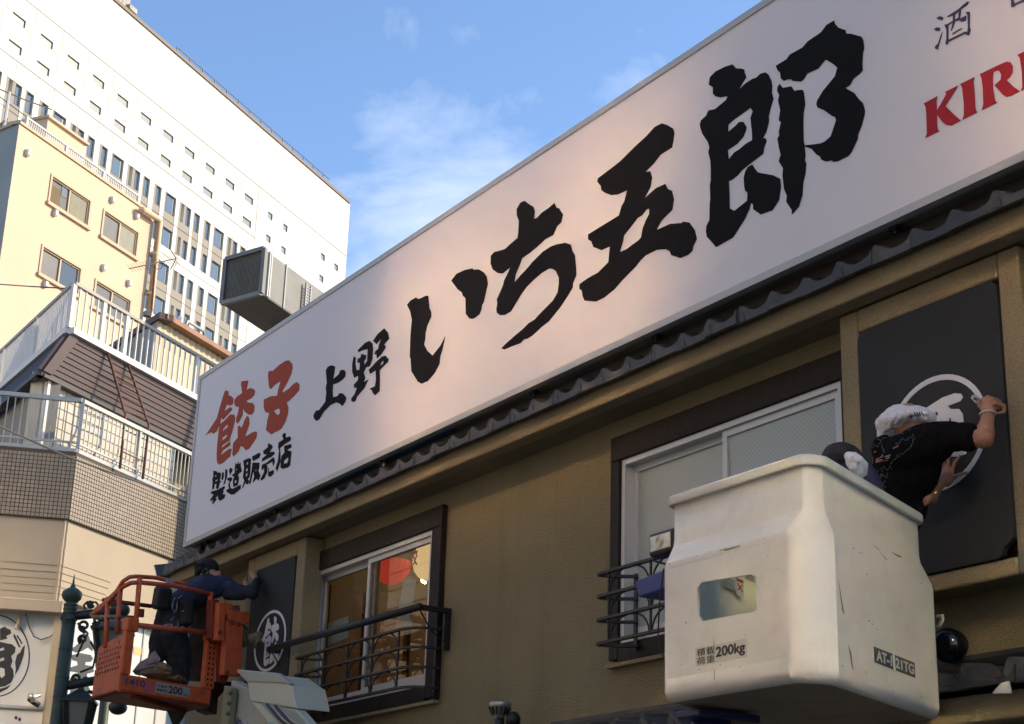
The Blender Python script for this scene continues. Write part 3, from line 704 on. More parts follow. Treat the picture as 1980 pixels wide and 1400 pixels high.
# ---------------------------------------------------------------- the long sign
SX0, SX1, SZ0, SZ1 = -14.955, -2.6, 5.062, 6.795
sign = thing('shop_sign', 'long white illuminated-box shop sign with brush lettering across the restaurant front', 'sign', (-9, .08, 5.06))
M_sign = mat('sign_face', (.82, .81, .845), .5, spec=.25)
M_sframe = mat('sign_frame', (.50, .50, .47), .4, metal=.2)
M_sunder = mat('sign_underside', (.22, .22, .20), .5, var=.15)
fw = .045
MB().box(SX0 + fw, SX1 - fw, .004, .03, SZ0 + fw, SZ1 - fw).build('face', M_sign, sign)
b = MB(); b.box(SX0, SX1, -.006, .035, SZ0, SZ0 + fw); b.box(SX0, SX1, -.006, .035, SZ1 - fw, SZ1); b.box(SX0, SX0 + fw, -.006, .035, SZ0 + fw, SZ1 - fw); b.box(SX1 - fw, SX1, -.006, .035, SZ0 + fw, SZ1 - fw)
b.build('frame', M_sframe, sign)
b = MB(); b.box(SX0 + .01, SX1, .036, .155, SZ0 + .016, SZ1 - .004); b.build('box', M_sunder, sign)
b = MB(); b.box(SX0 + .01, SX1, .060, .067, SZ0 + .008, SZ0 + .017); b.box(SX0 + .01, SX1, .036, .058, SZ0 + .004, SZ0 + .015); b.build('lower_channel', mat('channel_grey', (.34, .34, .31), .4), sign)
MB().box(-12.2, -10.0, .070, .150, SZ0 + .010, SZ0 + .0155).build('blue_tape', mat('blue_tape', (.02, .09, .20), .5), sign)
for x in (-14.55, -13.0, -11.06, -8.9, -7.55, -5.55, -4.3):
    b = MB(); b.box(x - .03, x + .03, .05, .10, SZ0 - .012, SZ0 + .004); b.tube([(x, .07, SZ0 - .01), (x, .07, SZ0 - .035)], .012, 6); b.build('bolt', M_iron, sign)
b = MB(); b.box(-14.80, -14.72, .08, .17, 4.96, 5.06); b.box(-14.86, -14.799, .12, .16, 4.97, 5.0); b.build('bracket', M_iron, sign)
MB().lathe((-11.02, .075, SZ0 - .02), [(.008, -.035), (.012, -.02), (.012, 0), (.005, .02)], 8).build('inspection_lamp', mat('brass', (.5, .42, .25), .3, metal=.8), sign, smooth=True)
# ---------------------------------------------------------------- windows
M_pane1 = glass('clear_glass', (1, 1, 1), .01, alpha=.3)
def wire_glass():
    m = mat('wired_glass', (.40, .44, .40), .04, spec=.6)
    n, l = m.node_tree.nodes, m.node_tree.links
    g_ = n.new('ShaderNodeNewGeometry'); mp_ = n.new('ShaderNodeMapping'); mp_.inputs['Rotation'].default_value = (0, math.radians(45), 0)
    br_ = n.new('ShaderNodeTexBrick'); br_.offset = 0; br_.inputs['Scale'].default_value = 1; br_.inputs['Brick Width'].default_value = .021; br_.inputs['Row Height'].default_value = .021; br_.inputs['Mortar Size'].default_value = .0011
    br_.inputs['Color1'].default_value = (.40, .44, .40, 1); br_.inputs['Color2'].default_value = (.40, .44, .40, 1); br_.inputs['Mortar'].default_value = (.25, .27, .24, 1)
    sp = n.new('ShaderNodeSeparateXYZ'); cb_ = n.new('ShaderNodeCombineXYZ')
    l.new(g_.outputs['Position'], mp_.inputs[0]); l.new(mp_.outputs[0], sp.inputs[0]); l.new(sp.outputs[0], cb_.inputs[0]); l.new(sp.outputs[2], cb_.inputs[1])
    l.new(cb_.outputs[0], br_.inputs[0]); l.new(br_.outputs[0], n['Principled BSDF'].inputs['Base Color'])
    return m
M_wire = wire_glass()
def sliding(h, xm, pm, label):
    x0, x1, z0, z1 = h[0] + .02, h[1] - .02, h[2] + .02, h[3] - .015
    yf = YW - .02
    f = MB(); t = .035
    f.box(x0, x1, yf, yf + .12, z1 - t, z1); f.box(x0, x1, yf, yf + .12, z0, z0 + t); f.box(x0, x0 + t, yf, yf + .12, z0 + t, z1 - t); f.box(x1 - t, x1, yf, yf + .12, z0 + t, z1 - t)
    win = f.build('window', M_alu, rest_b, label=label)
    s = .042
    for (a, b_, y) in ((x0 + t + .001, xm + .03, yf + .07), (xm - .03, x1 - t - .001, yf + .02)):
        q = MB(); zz0, zz1 = z0 + t + .001, z1 - t - .001
        q.box(a, b_, y, y + .03, zz1 - s, zz1); q.box(a, b_, y, y + .03, zz0, zz0 + s * 1.4); q.box(a, a + s, y, y + .03, zz0 + s * 1.4, zz1 - s); q.box(b_ - s, b_, y, y + .03, zz0 + s * 1.4, zz1 - s)
        q.build('sash', M_alu, win)
        MB().add([(a + s - .002, y + .014, zz0 + s), (b_ - s + .002, y + .014, zz0 + s), (b_ - s + .002, y + .014, zz1 - s + .002), (a + s - .002, y + .014, zz1 - s + .002)], [(0, 1, 2, 3)]).build('pane', pm, win, recalc=False)
    # timber casing
    c = MB(); yc = YW - .04
    c.box(x0 - .10, x1 + .16, yc, YW - .001, z1 + .003, z1 + .165); c.box(x0 - .10, x0 - .006, yc + .002, YW - .001, z0 - .10, z1 + .002); c.box(x1 + .006, x1 + .15, yc + .002, YW - .001, z0 - .10, z1 + .002)
    c.box(x0 - .005, x1 + .005, yc + .004, YW - .001, z0 - .12, z0 - .004); c.box(x1 + .155, x1 + .175, yc - .012, YW - .001, z0 - .12, z1 + .16)
    c.build('window_casing', M_wood, rest_b, bevel=.006)
    MB().box(x0 - .12, x1 + .17, yc - .01, YW - .001, z0 - .145, z0 - .122).build('window_sill', M_stucco_l, rest_b)
x_m1 = PY(715, 1095, YW)[0]; x_m2 = PY(1403, 850, YW)[0]
sliding(w1h, x_m1, M_pane1, 'clear sliding window with red lantern inside')
sliding(w2h, x_m2, M_wire, 'wired obscure glass sliding window behind the white bucket')
# room behind window 1
M_room = mat('room_wall', (.22, .165, .09), .8, var=.1)
b = MB(); x0, x1, z0, z1, y0, y1 = -13.6, -9.6, 2.9, 5.2, YW + .16, 4.5
b.add([(x0, y1, z0), (x1, y1, z0), (x1, y1, z1), (x0, y1, z1), (x0, y0, z0), (x1, y0, z0), (x1, y0, z1), (x0, y0, z1)], [(0, 1, 2, 3), (0, 3, 7, 4), (1, 5, 6, 2), (4, 5, 1, 0), (3, 2, 6, 7)])
b.build('room', M_room, rest_b, recalc=False)
for k in range(9): MB().box(-13.55, -13.52, YW + .5 + k * .42, YW + .82 + k * .42, 2.95, 4.6).build('wood_panel', mat('room_wood', (.13, .06, .028), .5, var=.3, vscale=6), rest_b)
for k in range(8):
    MB().box(-13.5 + k * .5, -13.04 + k * .5, 4.44, 4.48, 3.0, 4.7).build('wood_panel', mat('room_wood', (.13, .06, .028), .5, var=.3, vscale=6), rest_b)
# ceiling lamp inside (lit in the photograph)
lp = PY(820, 1121, 1.6); la = thing('indoor_lamp', 'small lit lamp glowing inside the left window under the red lantern', 'lamp', lp)
cur = MB().tube([lp + Vector((-.05, 0, .05)), lp + Vector((-.03, 0, -.01)), lp + Vector((.02, 0, -.03))], .012, 6).build('bulb', mat('lamp_glow', (1, .8, .42), .5, emit=14), la)
lo = bpy.data.lights.new('room_lamp', 'POINT'); lo.energy = 13; lo.color = (1, .72, .4); lo.shadow_soft_size = .2
ll = bpy.data.objects.new('room_lamp', lo); COL.objects.link(ll); ll.location = (-11.9, 2.4, 4.9)
# ---------------------------------------------------------------- lettering (flat vinyl outlines lying on the sign face)
def flat_mesh(polys, thick=.0012):
    cu = bpy.data.curves.new('tmp', 'CURVE'); cu.dimensions = '2D'; cu.fill_mode = 'BOTH'; cu.extrude = thick
    for p in polys:
        sp = cu.splines.new('POLY'); sp.points.add(len(p) - 1); sp.use_cyclic_u = True
        for q, (x, y) in zip(sp.points, p): q.co = (x, y, 0, 1)
    ob = bpy.data.objects.new('tmp', cu); me = bpy.data.meshes.new_from_object(ob); bpy.data.objects.remove(ob); return me
def text_mesh(s, size=1.0, bold=0.0, thick=.001, align='LEFT'):
    cu = bpy.data.curves.new('tmp', 'FONT'); cu.body = s; cu.size = size; cu.offset = bold; cu.extrude = thick; cu.align_x = align; cu.resolution_u = 4
    ob = bpy.data.objects.new('tmp', cu); me = bpy.data.meshes.new_from_object(ob); bpy.data.objects.remove(ob); return me
def place_mesh(me, name, M, m, parent, label=None):
    me.name = name; me.transform(Matrix.Translation(-parent_base(parent)) @ M); me.materials.clear(); me.materials.append(m)
    for p in me.polygons: p.material_index = 0
    o = bpy.data.objects.new(name, me); COL.objects.link(o); o.parent = parent
    if label: o['label'] = label
    return o
def MXZ(Y): return Matrix(((1, 0, 0, 0), (0, 0, 1, Y), (0, 1, 0, 0), (0, 0, 0, 1)))
ZR = {'A': (1340, 20, 5.5), 'C': (1100, 220, 3.685), 'D': (860, 370, 4.374), 'E': (590, 550, 5.0), 'F': (1770, 0, 5.0), 'G': (390, 820, 7.78), 'H': (390, 720, 7.0), 'I': (340, 680, 7.0), 'J': (1580, 700, 3.5)}
def tr(z, pts, Y):
    ox, oy, s = ZR[z]; out = []
    for x, y in pts:
        P = PY(ox + x / s, oy + y / s, Y); out.append((P.x, P.z))
    return out
M_black = mat('vinyl_black', (.009, .0085, .008), .7, spec=.1)
M_red = mat('vinyl_red', (.42, .065, .028), .6, spec=.15)
M_kred = mat('vinyl_crimson', (.42, .022, .03), .6, spec=.2)
M_navy = mat('vinyl_navy', (.035, .025, .07), .5)
def letter(label, z, polys, m, par=None, Y=.0012, nm='letter'):
    me = flat_mesh([tr(z, p, Y) for p in polys]); return place_mesh(me, nm, MXZ(Y), m, par or sign, label)
B = lambda pts: [(x, y + 1210) for x, y in pts]
letter('brush character, left half', 'A', [[(420,575),(340,600),(240,650),(180,710),(168,790),(212,820),(212,885),(240,915),(290,925),(370,912),(350,955),(235,1050),(165,1065),(140,1120),(85,1170),(72,1215),(80,1260)] + B([(85,60),(100,105),(155,185),(175,245),(163,295),(185,390),(190,480),(190,600),(180,650),(185,800),(178,850),(175,1020),(142,1085),(138,1140),(148,1200),(165,1215),(245,1308),(425,1205),(550,1010),(600,900),(612,850),(625,838),(640,860),(640,905),(720,960),(845,915),(915,805),(935,665),(925,580),(855,545),(730,522),(685,512),(628,430),(585,455),(555,505),(540,570),(545,660),(555,710),(580,730),(575,815),(440,922),(390,895),(385,700),(380,605),(415,592),(475,545),(520,490),(640,395),(745,315),(755,250),(782,180),(770,150),(742,150),(780,80),(800,0)]) + [(808,1165),(803,1130),(825,1040),(855,940),(838,880),(842,800),(832,745),(800,680),(768,660),(715,675),(675,715),(630,730),(560,775),(480,850),(565,710),(548,665),(545,630),(520,620),(460,617)],
  [(612,1035),(635,1075),(612,1145),(620,1230),(628,1300),(630,1380),(560,1420),(490,1480),(440,1510),(380,1585),(370,1485),(470,1420),(535,1345),(565,1270),(568,1240),(535,1187),(490,1187),(450,1230),(375,1292),(375,1215),(430,1165)]], M_black)
letter('brush character, right half', 'A', [[(1500,108),(1510,145),(1550,185),(1622,210),(1628,248),(1680,248),(1790,280),(1810,320),(1820,400),(1808,450),(1800,560),(1803,640),(1765,680),(1705,725),(1670,795),(1620,825),(1715,880),(1760,940),(1805,985),(1828,1060),(1825,1110),(1795,1220)] + B([(1752,120),(1752,155),(1685,300),(1650,340),(1540,395),(1490,402),(1480,385),(1412,398),(1365,378),(1350,345),(1310,320),(1260,262),(1190,240),(1195,225),(1285,215),(1360,205),(1400,185),(1465,130),(1505,10)]) + [(1522,1165),(1510,1135),(1480,1125),(1390,1060),(1325,1035),(1312,1000),(1320,960),(1380,860),(1510,700),(1535,610),(1490,570),(1410,522),(1330,620),(1215,670),(1180,730),(1148,757),(1060,750),(1040,733),(1005,735),(965,750),(935,725),(925,660),(900,640),(880,590),(995,520),(1030,470),(1165,395),(1220,330),(1360,235),(1420,155)],
  [(920,783),(955,825),(1045,808),(1080,858),(1115,848),(1165,845),(1180,880),(1192,1000),(1175,1090),(1172,1200)] + B([(1175,180),(1186,225),(1195,340),(1188,385),(1203,420),(1195,520),(1172,620),(1162,760),(1125,880),(1050,962),(1052,915),(992,825),(998,760),(968,690),(952,540),(958,470),(912,395),(932,325),(912,240),(898,155),(918,115),(912,85)]) + [(935,1190),(912,1170),(928,1060),(905,960),(917,900),(895,860),(900,815)]], M_black)
letter('brush character five', 'C', [[(662,68),(700,80),(742,105),(752,135),(745,190),(735,240),(655,290),(605,355),(545,415),(580,410),(593,455),(582,520),(540,602),(620,530),(687,500),(705,535),(735,550),(748,610),(737,685),(675,745),(655,770),(625,828),(720,785),(805,778),(812,768),(860,775),(898,830),(912,890),(885,945),(880,975),(850,1005),(793,1028),(730,1008),(718,980),(690,965),(625,970),(545,1010),(512,1042),(475,1090),(375,1190),(325,1250),(250,1310),(192,1338),(112,1332),(98,1300),(92,1260),(75,1248),(75,1215),(130,1175),(210,1130),(282,1058),(288,985),(293,945),(232,972),(175,950),(160,910),(137,895),(137,860),(250,790),(357,725),(375,660),(395,625),(415,545),(350,575),(300,580),(260,565),(232,545),(228,515),(203,485),(207,460),(320,375),(370,335),(470,235),(550,162),(610,95)],
  [(573,678),(555,680),(520,725),(490,742),(450,795),(392,868),(388,900),(365,985),(410,965),(498,900),(515,880),(525,820),(548,760),(572,715)]], M_black)
letter('brush letter chi', 'D', [[(675,80),(715,110),(750,130),(762,172),(755,232),(780,225),(820,180),(880,140),(928,98),(945,138),(965,142),(1000,195),(985,262),(950,295),(918,370),(850,405),(780,470),(720,520),(655,565),(635,620),(600,700),(590,770),(650,700),(690,660),(740,600),(830,510),(900,465),(950,448),(1020,435),(1065,450),(1080,505),(1100,540),(1110,640),(1112,710),(1085,775),(1082,815),(1030,900),(980,975),(880,1100),(820,1145),(740,1220),(700,1245),(670,1252),(640,1285),(570,1310),(505,1338),(478,1328),(520,1285),(600,1215),(660,1165),(710,1115),(760,1085),(800,1040),(860,980),(915,925),(955,855),(965,780),(965,730),(940,675),(910,655),(880,655),(820,690),(750,750),(690,810),(650,865),(605,940),(560,1015),(510,1045),(468,1048),(440,1025),(437,995),(445,945),(440,915),(470,850),(495,790),(502,755),(525,710),(555,642),(490,695),(450,692),(405,660),(388,610),(390,545),(420,512),(455,505),(510,488),(550,450),(615,395),(622,350),(627,250),(610,205),(608,150),(640,95)]], M_black)
letter('right stroke of brush letter i', 'D', [[(235,652),(243,662),(290,660),(330,685),(355,720),(365,785),(350,840),(330,935),(315,960),(310,1000),(293,1040),(255,1070),(232,1080),(208,1075),(178,1035),(175,905),(152,880),(145,855),(110,830),(55,755),(100,697),(170,665)]], M_black)
letter('left stroke of brush letter i', 'E', [[(1075,125),(1085,140),(1115,135),(1170,108),(1192,112),(1202,230),(1218,265),(1220,310),(1180,400),(1165,460),(1160,530),(1150,580),(1180,640),(1232,688),(1310,590),(1355,500),(1330,620),(1305,700),(1300,765),(1250,860),(1185,935),(1125,960),(1090,940),(1028,840),(1020,720),(1012,700),(1018,500),(1032,340),(1015,260),(985,197),(1020,155)]], M_black)
letter('small brush character up', 'E', [[(255,780),(290,795),(285,830),(270,915),(325,870),(340,830),(375,825),(392,850),(385,895),(350,930),(310,955),(270,965),(265,1030),(270,1092),(310,1080),(335,1050),(365,1055),(398,1095),(385,1140),(360,1175),(330,1150),(300,1140),(245,1165),(180,1230),(140,1300),(110,1320),(85,1295),(80,1265),(105,1220),(135,1215),(195,1135),(205,1050),(200,1000),(210,950),(200,830),(220,795)]], M_black)
letter('small brush character field', 'E', [[(620,545),(650,570),(655,620),(650,720),(625,790),(590,800),(565,850),(580,900),(565,945),(612,920),(590,960),(575,1000),(530,1050),(500,1085),(490,1120),(470,1138),(445,1125),(448,1100),(480,1060),(500,1000),(475,1000),(470,970),(510,925),(515,880),(475,903),(455,840),(455,770),(470,695),(490,710),(485,760),(495,830),(525,825),(530,760),(505,755),(510,720),(535,705),(545,670),(590,685),(585,720),(570,740),(572,780),(600,740),(605,625),(560,635),(515,655),(508,635),(545,600),(580,565)],
  [(765,425),(800,465),(812,525),(765,580),(780,605),(740,670),(695,718),(690,680),(668,675),(680,645),(705,625),(715,580),(738,520),(690,578),(658,545),(700,480)],
  [(775,688),(808,725),(800,750),(740,808),(720,830),(722,930),(720,1030),(675,1072),(655,1050),(645,1025),(622,1008),(675,985),(685,925),(682,830),(628,865),(615,825),(650,790),(690,745),(740,700)], [(760,735),(735,755),(728,790),(755,765)]], M_black)
GYO = [[(322,243),(360,255),(362,310),(400,320),(428,355),(422,430),(385,452),(340,435),(303,530),(385,470),(412,490),(405,515),(350,570),(290,640),(262,615),(245,690),(215,760),(205,795),(155,832),(138,808),(105,820),(42,852),(75,820),(160,690),(205,620),(240,490),(270,390),(300,290)],
  [(385,568),(445,575),(450,640),(435,710),(415,790),(385,880),(378,925),(330,950),(275,990),(268,1028),(330,975),(385,935),(385,985),(350,1010),(290,1050),(262,1090),(262,1118),(330,1065),(375,1032),(405,1035),(390,1110),(385,1135),(335,1175),(300,1215),(240,1248),(215,1232),(205,1190),(203,1100),(210,980),(225,850),(232,770),(242,705),(300,660),(345,615)], [(350,695),(355,740),(310,775),(285,808),(290,765)], [(340,835),(342,870),(300,910),(275,920),(278,888)],
  [(537,120),(630,110),(605,240),(655,212),(700,222),(720,250),(710,305),(670,350),(600,385),(625,408),(690,415),(712,450),(705,530),(680,570),(630,570),(580,530),(560,475),(550,580),(500,675),(485,692),(465,672),(468,620),(490,560),(505,465),(470,465),(445,440),(440,375),(480,325),(548,280),(540,200),(532,175)],
  [(612,585),(640,615),(645,700),(620,770),(590,850),(600,868),(680,815),(735,798),(748,820),(735,890),(690,960),(640,1030),(595,1052),(565,1010),(525,995),(500,1065),(430,1138),(415,1110),(425,960),(490,880),(487,740),(510,720),(540,752),(580,650)]]
letter('red character, first', 'H', GYO, M_red)
letter('red character, second', 'I', [[(1535,118),(1575,170),(1580,210),(1560,300),(1500,430),(1440,530),(1450,555),(1530,500),(1600,430),(1640,412),(1672,445),(1668,520),(1600,600),(1500,690),(1520,750),(1518,830),(1480,950),(1430,1035),(1385,1070),(1330,1090),(1295,1120),(1260,1095),(1220,1060),(1240,920),(1265,830),(1215,820),(1190,760),(1190,650),(1280,605),(1370,598),(1385,520),(1418,395),(1340,445),(1285,505),(1262,480),(1250,350),(1250,285),(1270,258),(1310,262),(1400,180),(1490,122)], [(1395,762),(1322,800),(1375,860),(1405,840),(1410,795)]], M_red)
for lab, ps in (('small character, first', [[(175,700),(225,710),(240,735),(275,725),(290,760),(270,850),(300,870),(270,880),(255,950),(240,985),(215,960),(225,900),(195,900),(180,980),(158,980),(165,880),(160,840),(175,780)],[(200,770),(225,765),(220,785),(198,792)],[(205,845),(245,830),(240,850),(205,868)],[(305,730),(330,725),(330,800),(315,840),(298,835)],[(358,672),(385,690),(380,790),(350,890),(330,918),(328,900),(350,830),(352,740)],
      [(348,938),(345,965),(320,995),(330,1020),(310,1050),(355,1060),(345,1110),(275,1155),(250,1130),(240,1070),(205,1120),(230,1120),(165,1210),(158,1180),(185,1125),(135,1165),(130,1140),(180,1060),(138,1045),(145,1015),(238,990),(290,960),(330,935)]]),
    ('small character, second', [[(555,563),(552,610),(585,580),(585,640),(600,690),(600,715),(560,740),(540,780),(560,790),(555,850),(540,920),(475,945),(470,850),(490,790),(450,775),(500,730),(495,690),(510,580),(530,610)],[(510,680),(535,670),(530,690),(510,700)],[(430,655),(465,680),(455,710),(425,765),(412,700)],[(445,800),(460,830),(420,890),(430,960),(465,975),(585,910),(585,970),(490,1055),(440,1060),(375,1020),(375,985),(410,975),(400,900),(420,860),(385,840),(390,810)],[(495,850),(525,845),(520,885),(498,890)]]),
    ('small character, third', [[(625,550),(705,512),(740,520),(725,760),(715,800),(690,835),(715,850),(695,905),(670,905),(660,870),(615,965),(610,960),(640,850),(620,800),(640,650)],[(675,575),(695,570),(700,600),(675,620)],[(665,670),(695,660),(690,705),(665,715)],[(665,745),(690,735),(685,780),(660,795)],[(865,430),(885,455),(860,510),(770,555),(757,490)],[(765,580),(870,580),(865,650),(850,700),(875,760),(885,780),(850,850),(825,820),(765,880),(790,790),(775,700),(730,900),(712,900),(750,700)],[(800,690),(825,682),(815,720)]]),
    ('small character, fourth', [[(1000,288),(1060,320),(1065,350),(1020,420),(1090,415),(1095,450),(1050,490),(930,550),(905,565),(910,520),(980,460),(930,450),(925,405),(995,350)],[(1085,500),(1100,560),(1075,635),(1065,590),(1070,560),(960,620),(985,620),(985,720),(940,820),(890,850),(885,830),(940,720),(940,650),(905,700),(900,650),(910,610),(980,580),(1050,520)],[(1010,650),(1010,720),(1085,690),(1080,750),(1025,795),(1000,780),(1000,680)]]),
    ('small character, fifth', [[(1250,130),(1265,150),(1260,205),(1325,185),(1345,215),(1330,250),(1250,300),(1175,360),(1180,400),(1185,560),(1135,710),(1110,665),(1145,560),(1165,400),(1150,350),(1155,280),(1230,230),(1210,165)],[(1340,300),(1355,345),(1280,390),(1350,410),(1340,500),(1330,620),(1300,650),(1215,675),(1185,650),(1190,560),(1200,480),(1245,430),(1240,330)],[(1300,495),(1305,540),(1285,585),(1235,600),(1235,550)]])):
    letter(lab, 'G', ps, M_black)
letter('navy character for sake', 'F', [[(200,175),(240,155),(270,170),(262,195),(225,190)],[(178,280),(215,262),(240,272),(235,300),(200,300)],[(262,305),(250,360),(215,480),(190,470),(190,450),(220,420),(245,340)],
  [(505,15),(520,20),(500,50),(440,92),(438,130),(428,195),(445,212),(488,200),(492,150),(385,205),(350,300),(343,297),(362,215),(318,245),(320,385),(480,305),(500,310),(508,270),(505,148),(485,118),(522,112),(528,130),(525,260),(535,290),(518,345),(490,335),(475,325),(320,405),(308,435),(290,425),(300,380),(300,290),(282,240),(310,232),(362,202),(365,148),(320,165),(303,160),(360,125),(420,85),(470,40)],
  [(385,140),(380,190),(415,172),(420,112)],[(452,270),(440,285),(360,335),(355,325),(420,285)]], M_navy)
letter('navy character cut by the frame', 'F', [[(930,-60),(926,0),(925,65),(940,72),(975,45),(1060,12),(1120,-10),(1110,-160),(1090,-150),(1098,-30),(960,35),(948,0),(950,-55)],[(930,-60),(950,-55),(1090,-130),(1110,-160)]], M_navy)
letter('red capital K', 'F', [[(80,1000),(212,930),(203,980),(208,1070),(285,935),(300,905),(285,890),(408,828),(400,850),(290,1025),(370,1105),(438,1165),(350,1215),(300,1210),(258,1175),(208,1105),(210,1200),(215,1250),(232,1268),(97,1335),(112,1290),(105,1100),(98,1030)]], M_kred)
letter('red capital I', 'F', [[(435,812),(572,745),(560,790),(572,900),(578,1030),(585,1070),(600,1085),(455,1158),(470,1110),(468,1000),(452,850)]], M_kred)
letter('red capital R', 'F', [[(622,718),(780,640),(880,597),(920,602),(942,640),(940,700),(915,745),(882,775),(950,840),(1012,882),(920,930),(880,938),(845,915),(765,825),(825,770),(830,720),(810,685),(790,682),(755,695),(748,740),(750,850),(765,950),(775,980),(792,992),(642,1065),(657,1010),(652,850),(638,750)]], M_kred)
letter('red capital I at the frame edge', 'F', [[(988,530),(1130,460),(1118,500),(1130,700),(1145,800),(1160,815),(1020,882),(1035,840),(1030,700),(1010,560)]], M_kred)
letter('red capital N', 'F', [[(1165,445),(1270,392),(1400,600),(1395,380),(1380,340),(1460,300),(1450,340),(1465,680),(1370,690),(1235,500),(1245,700),(1262,765),(1180,805),(1195,760),(1185,480)]], M_kred)
# ring emblems
def ring(par, c, rx, rz, y, w_=.085):
    n_ = 48
    o_ = [(c[0] + rx * math.cos(2 * math.pi * k / n_), c[1] + rz * math.sin(2 * math.pi * k / n_)) for k in range(n_)]
    i_ = [(c[0] + rx * (1 - w_) * math.cos(2 * math.pi * k / n_), c[1] + rz * (1 - w_ * 1.1) * math.sin(2 * math.pi * k / n_)) for k in range(n_)]
    place_mesh(flat_mesh([o_, i_]), 'ring', MXZ(y), M_print, par)
YB = .2095
c1 = PY(521.5, 1239, YB); ring(sb1, (c1.x, c1.z), .325, .262, YB)
c2 = PY(1811, 838, YB); ring(sb2, (c2.x, c2.z), .325, .29, YB)
gp_ = [tr('H', q, .0012) for q in GYO]; ax_ = [v[0] for q in gp_ for v in q]; az_ = [v[1] for q in gp_ for v in q]
gcx, gcz = (min(ax_) + max(ax_)) / 2, (min(az_) + max(az_)) / 2; gsx, gsz = .43 / (max(ax_) - min(ax_)), .42 / (max(az_) - min(az_))
place_mesh(flat_mesh([[((x - gcx) * gsx + c1.x, (z - gcz) * gsz + c1.z) for x, z in q] for q in gp_]), 'emblem_character', MXZ(YB), M_print, sb1)
letter('white emblem character', 'J', [[(740,310),(850,240),(930,212),(975,215),(988,240),(970,265),(885,298),(905,318),(960,318),(985,350),(995,430),(985,590),(1010,590),(1010,620),(960,640),(850,640),(835,700),(800,690),(720,600),(690,440)],[(795,345),(815,335),(820,360),(803,364)],[(893,380),(907,378),(905,410),(893,405)]], M_print, sb2, YB, 'emblem_character')
# ---------------------------------------------------------------- helpers for solid organic bodies
def solid(mb, name, m, parent, voxel=.008, smooth=4, label=None, noise_=0.0):
    o = mb.build(name, m, parent, smooth=True, label=label)
    r = o.modifiers.new('remesh', 'REMESH'); r.mode = 'VOXEL'; r.voxel_size = voxel; r.use_smooth_shade = True
    s_ = o.modifiers.new('smooth', 'SMOOTH'); s_.factor = .6; s_.iterations = smooth
    if noise_:
        tx = bpy.data.textures.new('folds', 'CLOUDS'); tx.noise_scale = .07
        d = o.modifiers.new('folds', 'DISPLACE'); d.texture = tx; d.strength = noise_; d.mid_level = .5; d.texture_coords = 'LOCAL'
    return o
def ell(mb, c, r, M=None, n=14):
    c = Vector(c); prof = []
    o = len(mb.v); k_ = 9
    for i in range(k_ + 1):
        a = math.pi * i / k_
        for j in range(n):
            t = 2 * math.pi * j / n; p = Vector((r[0] * math.sin(a) * math.cos(t), r[1] * math.sin(a) * math.sin(t), r[2] * math.cos(a)))
            if M: p = M @ p
            mb.v.append(c + p)
    for i in range(k_):
        for j in range(n):
            j2 = (j + 1) % n; mb.f.append((o + i * n + j, o + i * n + j2, o + (i + 1) * n + j2, o + (i + 1) * n + j))
    return mb
def limb(mb, pts, rs, n=10):
    # densify and round ends
    P = [Vector(p) for p in pts]; out = []; rr = []
    for i in range(len(P) - 1):
        for k in range(4): out.append(P[i].lerp(P[i + 1], k / 4)); rr.append(rs[i] + (rs[i + 1] - rs[i]) * k / 4)
    out.append(P[-1]); rr.append(rs[-1]); mb.tube(out, rr, n)
    for p, r in ((P[0], rs[0]), (P[-1], rs[-1])): ell(mb, p, (r, r, r), n=8)
    return mb

# ---------------------------------------------------------------- AC / duct unit above the sign
Uc = PN(507, 520, -1); 
r_ = ray(508, 500); hU = 26 / math.hypot(r_.x, r_.y); UP = CAM + r_ * hU          # near upper corner
dF = Vector((-.93, -.37, 0)).normalized()
def onU(x, y): return PP(x, y, UP, ND)
u_top = onU(512, 480); u_bot = onU(505, 567); u_far = onU(605, 556)
nF = Vector((dF.y, -dF.x, 0)); nF = nF if nF.dot(CAM - UP) > 0 else -nF
zt_, zb_ = u_top.z, u_bot.z
base = Vector((u_top.x, u_top.y, 0))
fl = PP(437, 502, base, nF); wF = (Vector((fl.x, fl.y, 0)) - base).length
dF = (Vector((fl.x, fl.y, 0)) - base).normalized(); LU = (Vector((u_far.x, u_far.y, 0)) - base).length * 1.6
unit = thing('rooftop_duct', 'boxy galvanised rooftop duct with dark mesh intake, above the left of the shop sign', 'duct', (base.x, base.y, zb_))
M_galv = mat('galvanised_sheet', (.16, .16, .15), .55, metal=.2, var=.12, vscale=3)
M_mesh = mat('dark_mesh', (.16, .15, .12), .7, var=.2, vscale=2)
M_under = mat('duct_underside', (.065, .065, .06), .6, var=.15)
A1 = base; B1 = base + dF * wF; C1_ = B1 + TD * LU; D1 = base + TD * LU
up_ = Vector((0, 0, 1))
MB().prism([p + up_ * (zb_ + .02) for p in (A1 + TD * .06, B1 + TD * .06, C1_, D1)], up_ * (zt_ - zb_ - .04)).build('duct_body', M_galv, unit)
MB().prism([p + up_ * (zb_ - .01) for p in (A1 + TD * .02, B1 + TD * .02, C1_, D1)], up_ * .028).build('underside', M_under, unit)
b = MB()
for k in range(30):
    t = (k + .5) / 30; b.bar(A1.lerp(B1, t) + up_ * zb_ + TD * .03, A1.lerp(B1, t) + up_ * zt_ + TD * .03, .012, .012, up=TD)
for k in range(22):
    t = (k + .5) / 22; z = zb_ + (zt_ - zb_) * t; b.bar(A1 + up_ * z + TD * .035, B1 + up_ * z + TD * .035, .01, .01)
b.build('intake_mesh', M_mesh, unit)
MB().prism([p + up_ * (zb_ + .03) for p in (A1 + TD * .045, B1 + TD * .045, B1 + TD * .058, A1 + TD * .058)], up_ * (zt_ - zb_ - .06)).build('intake_back', M_under, unit)
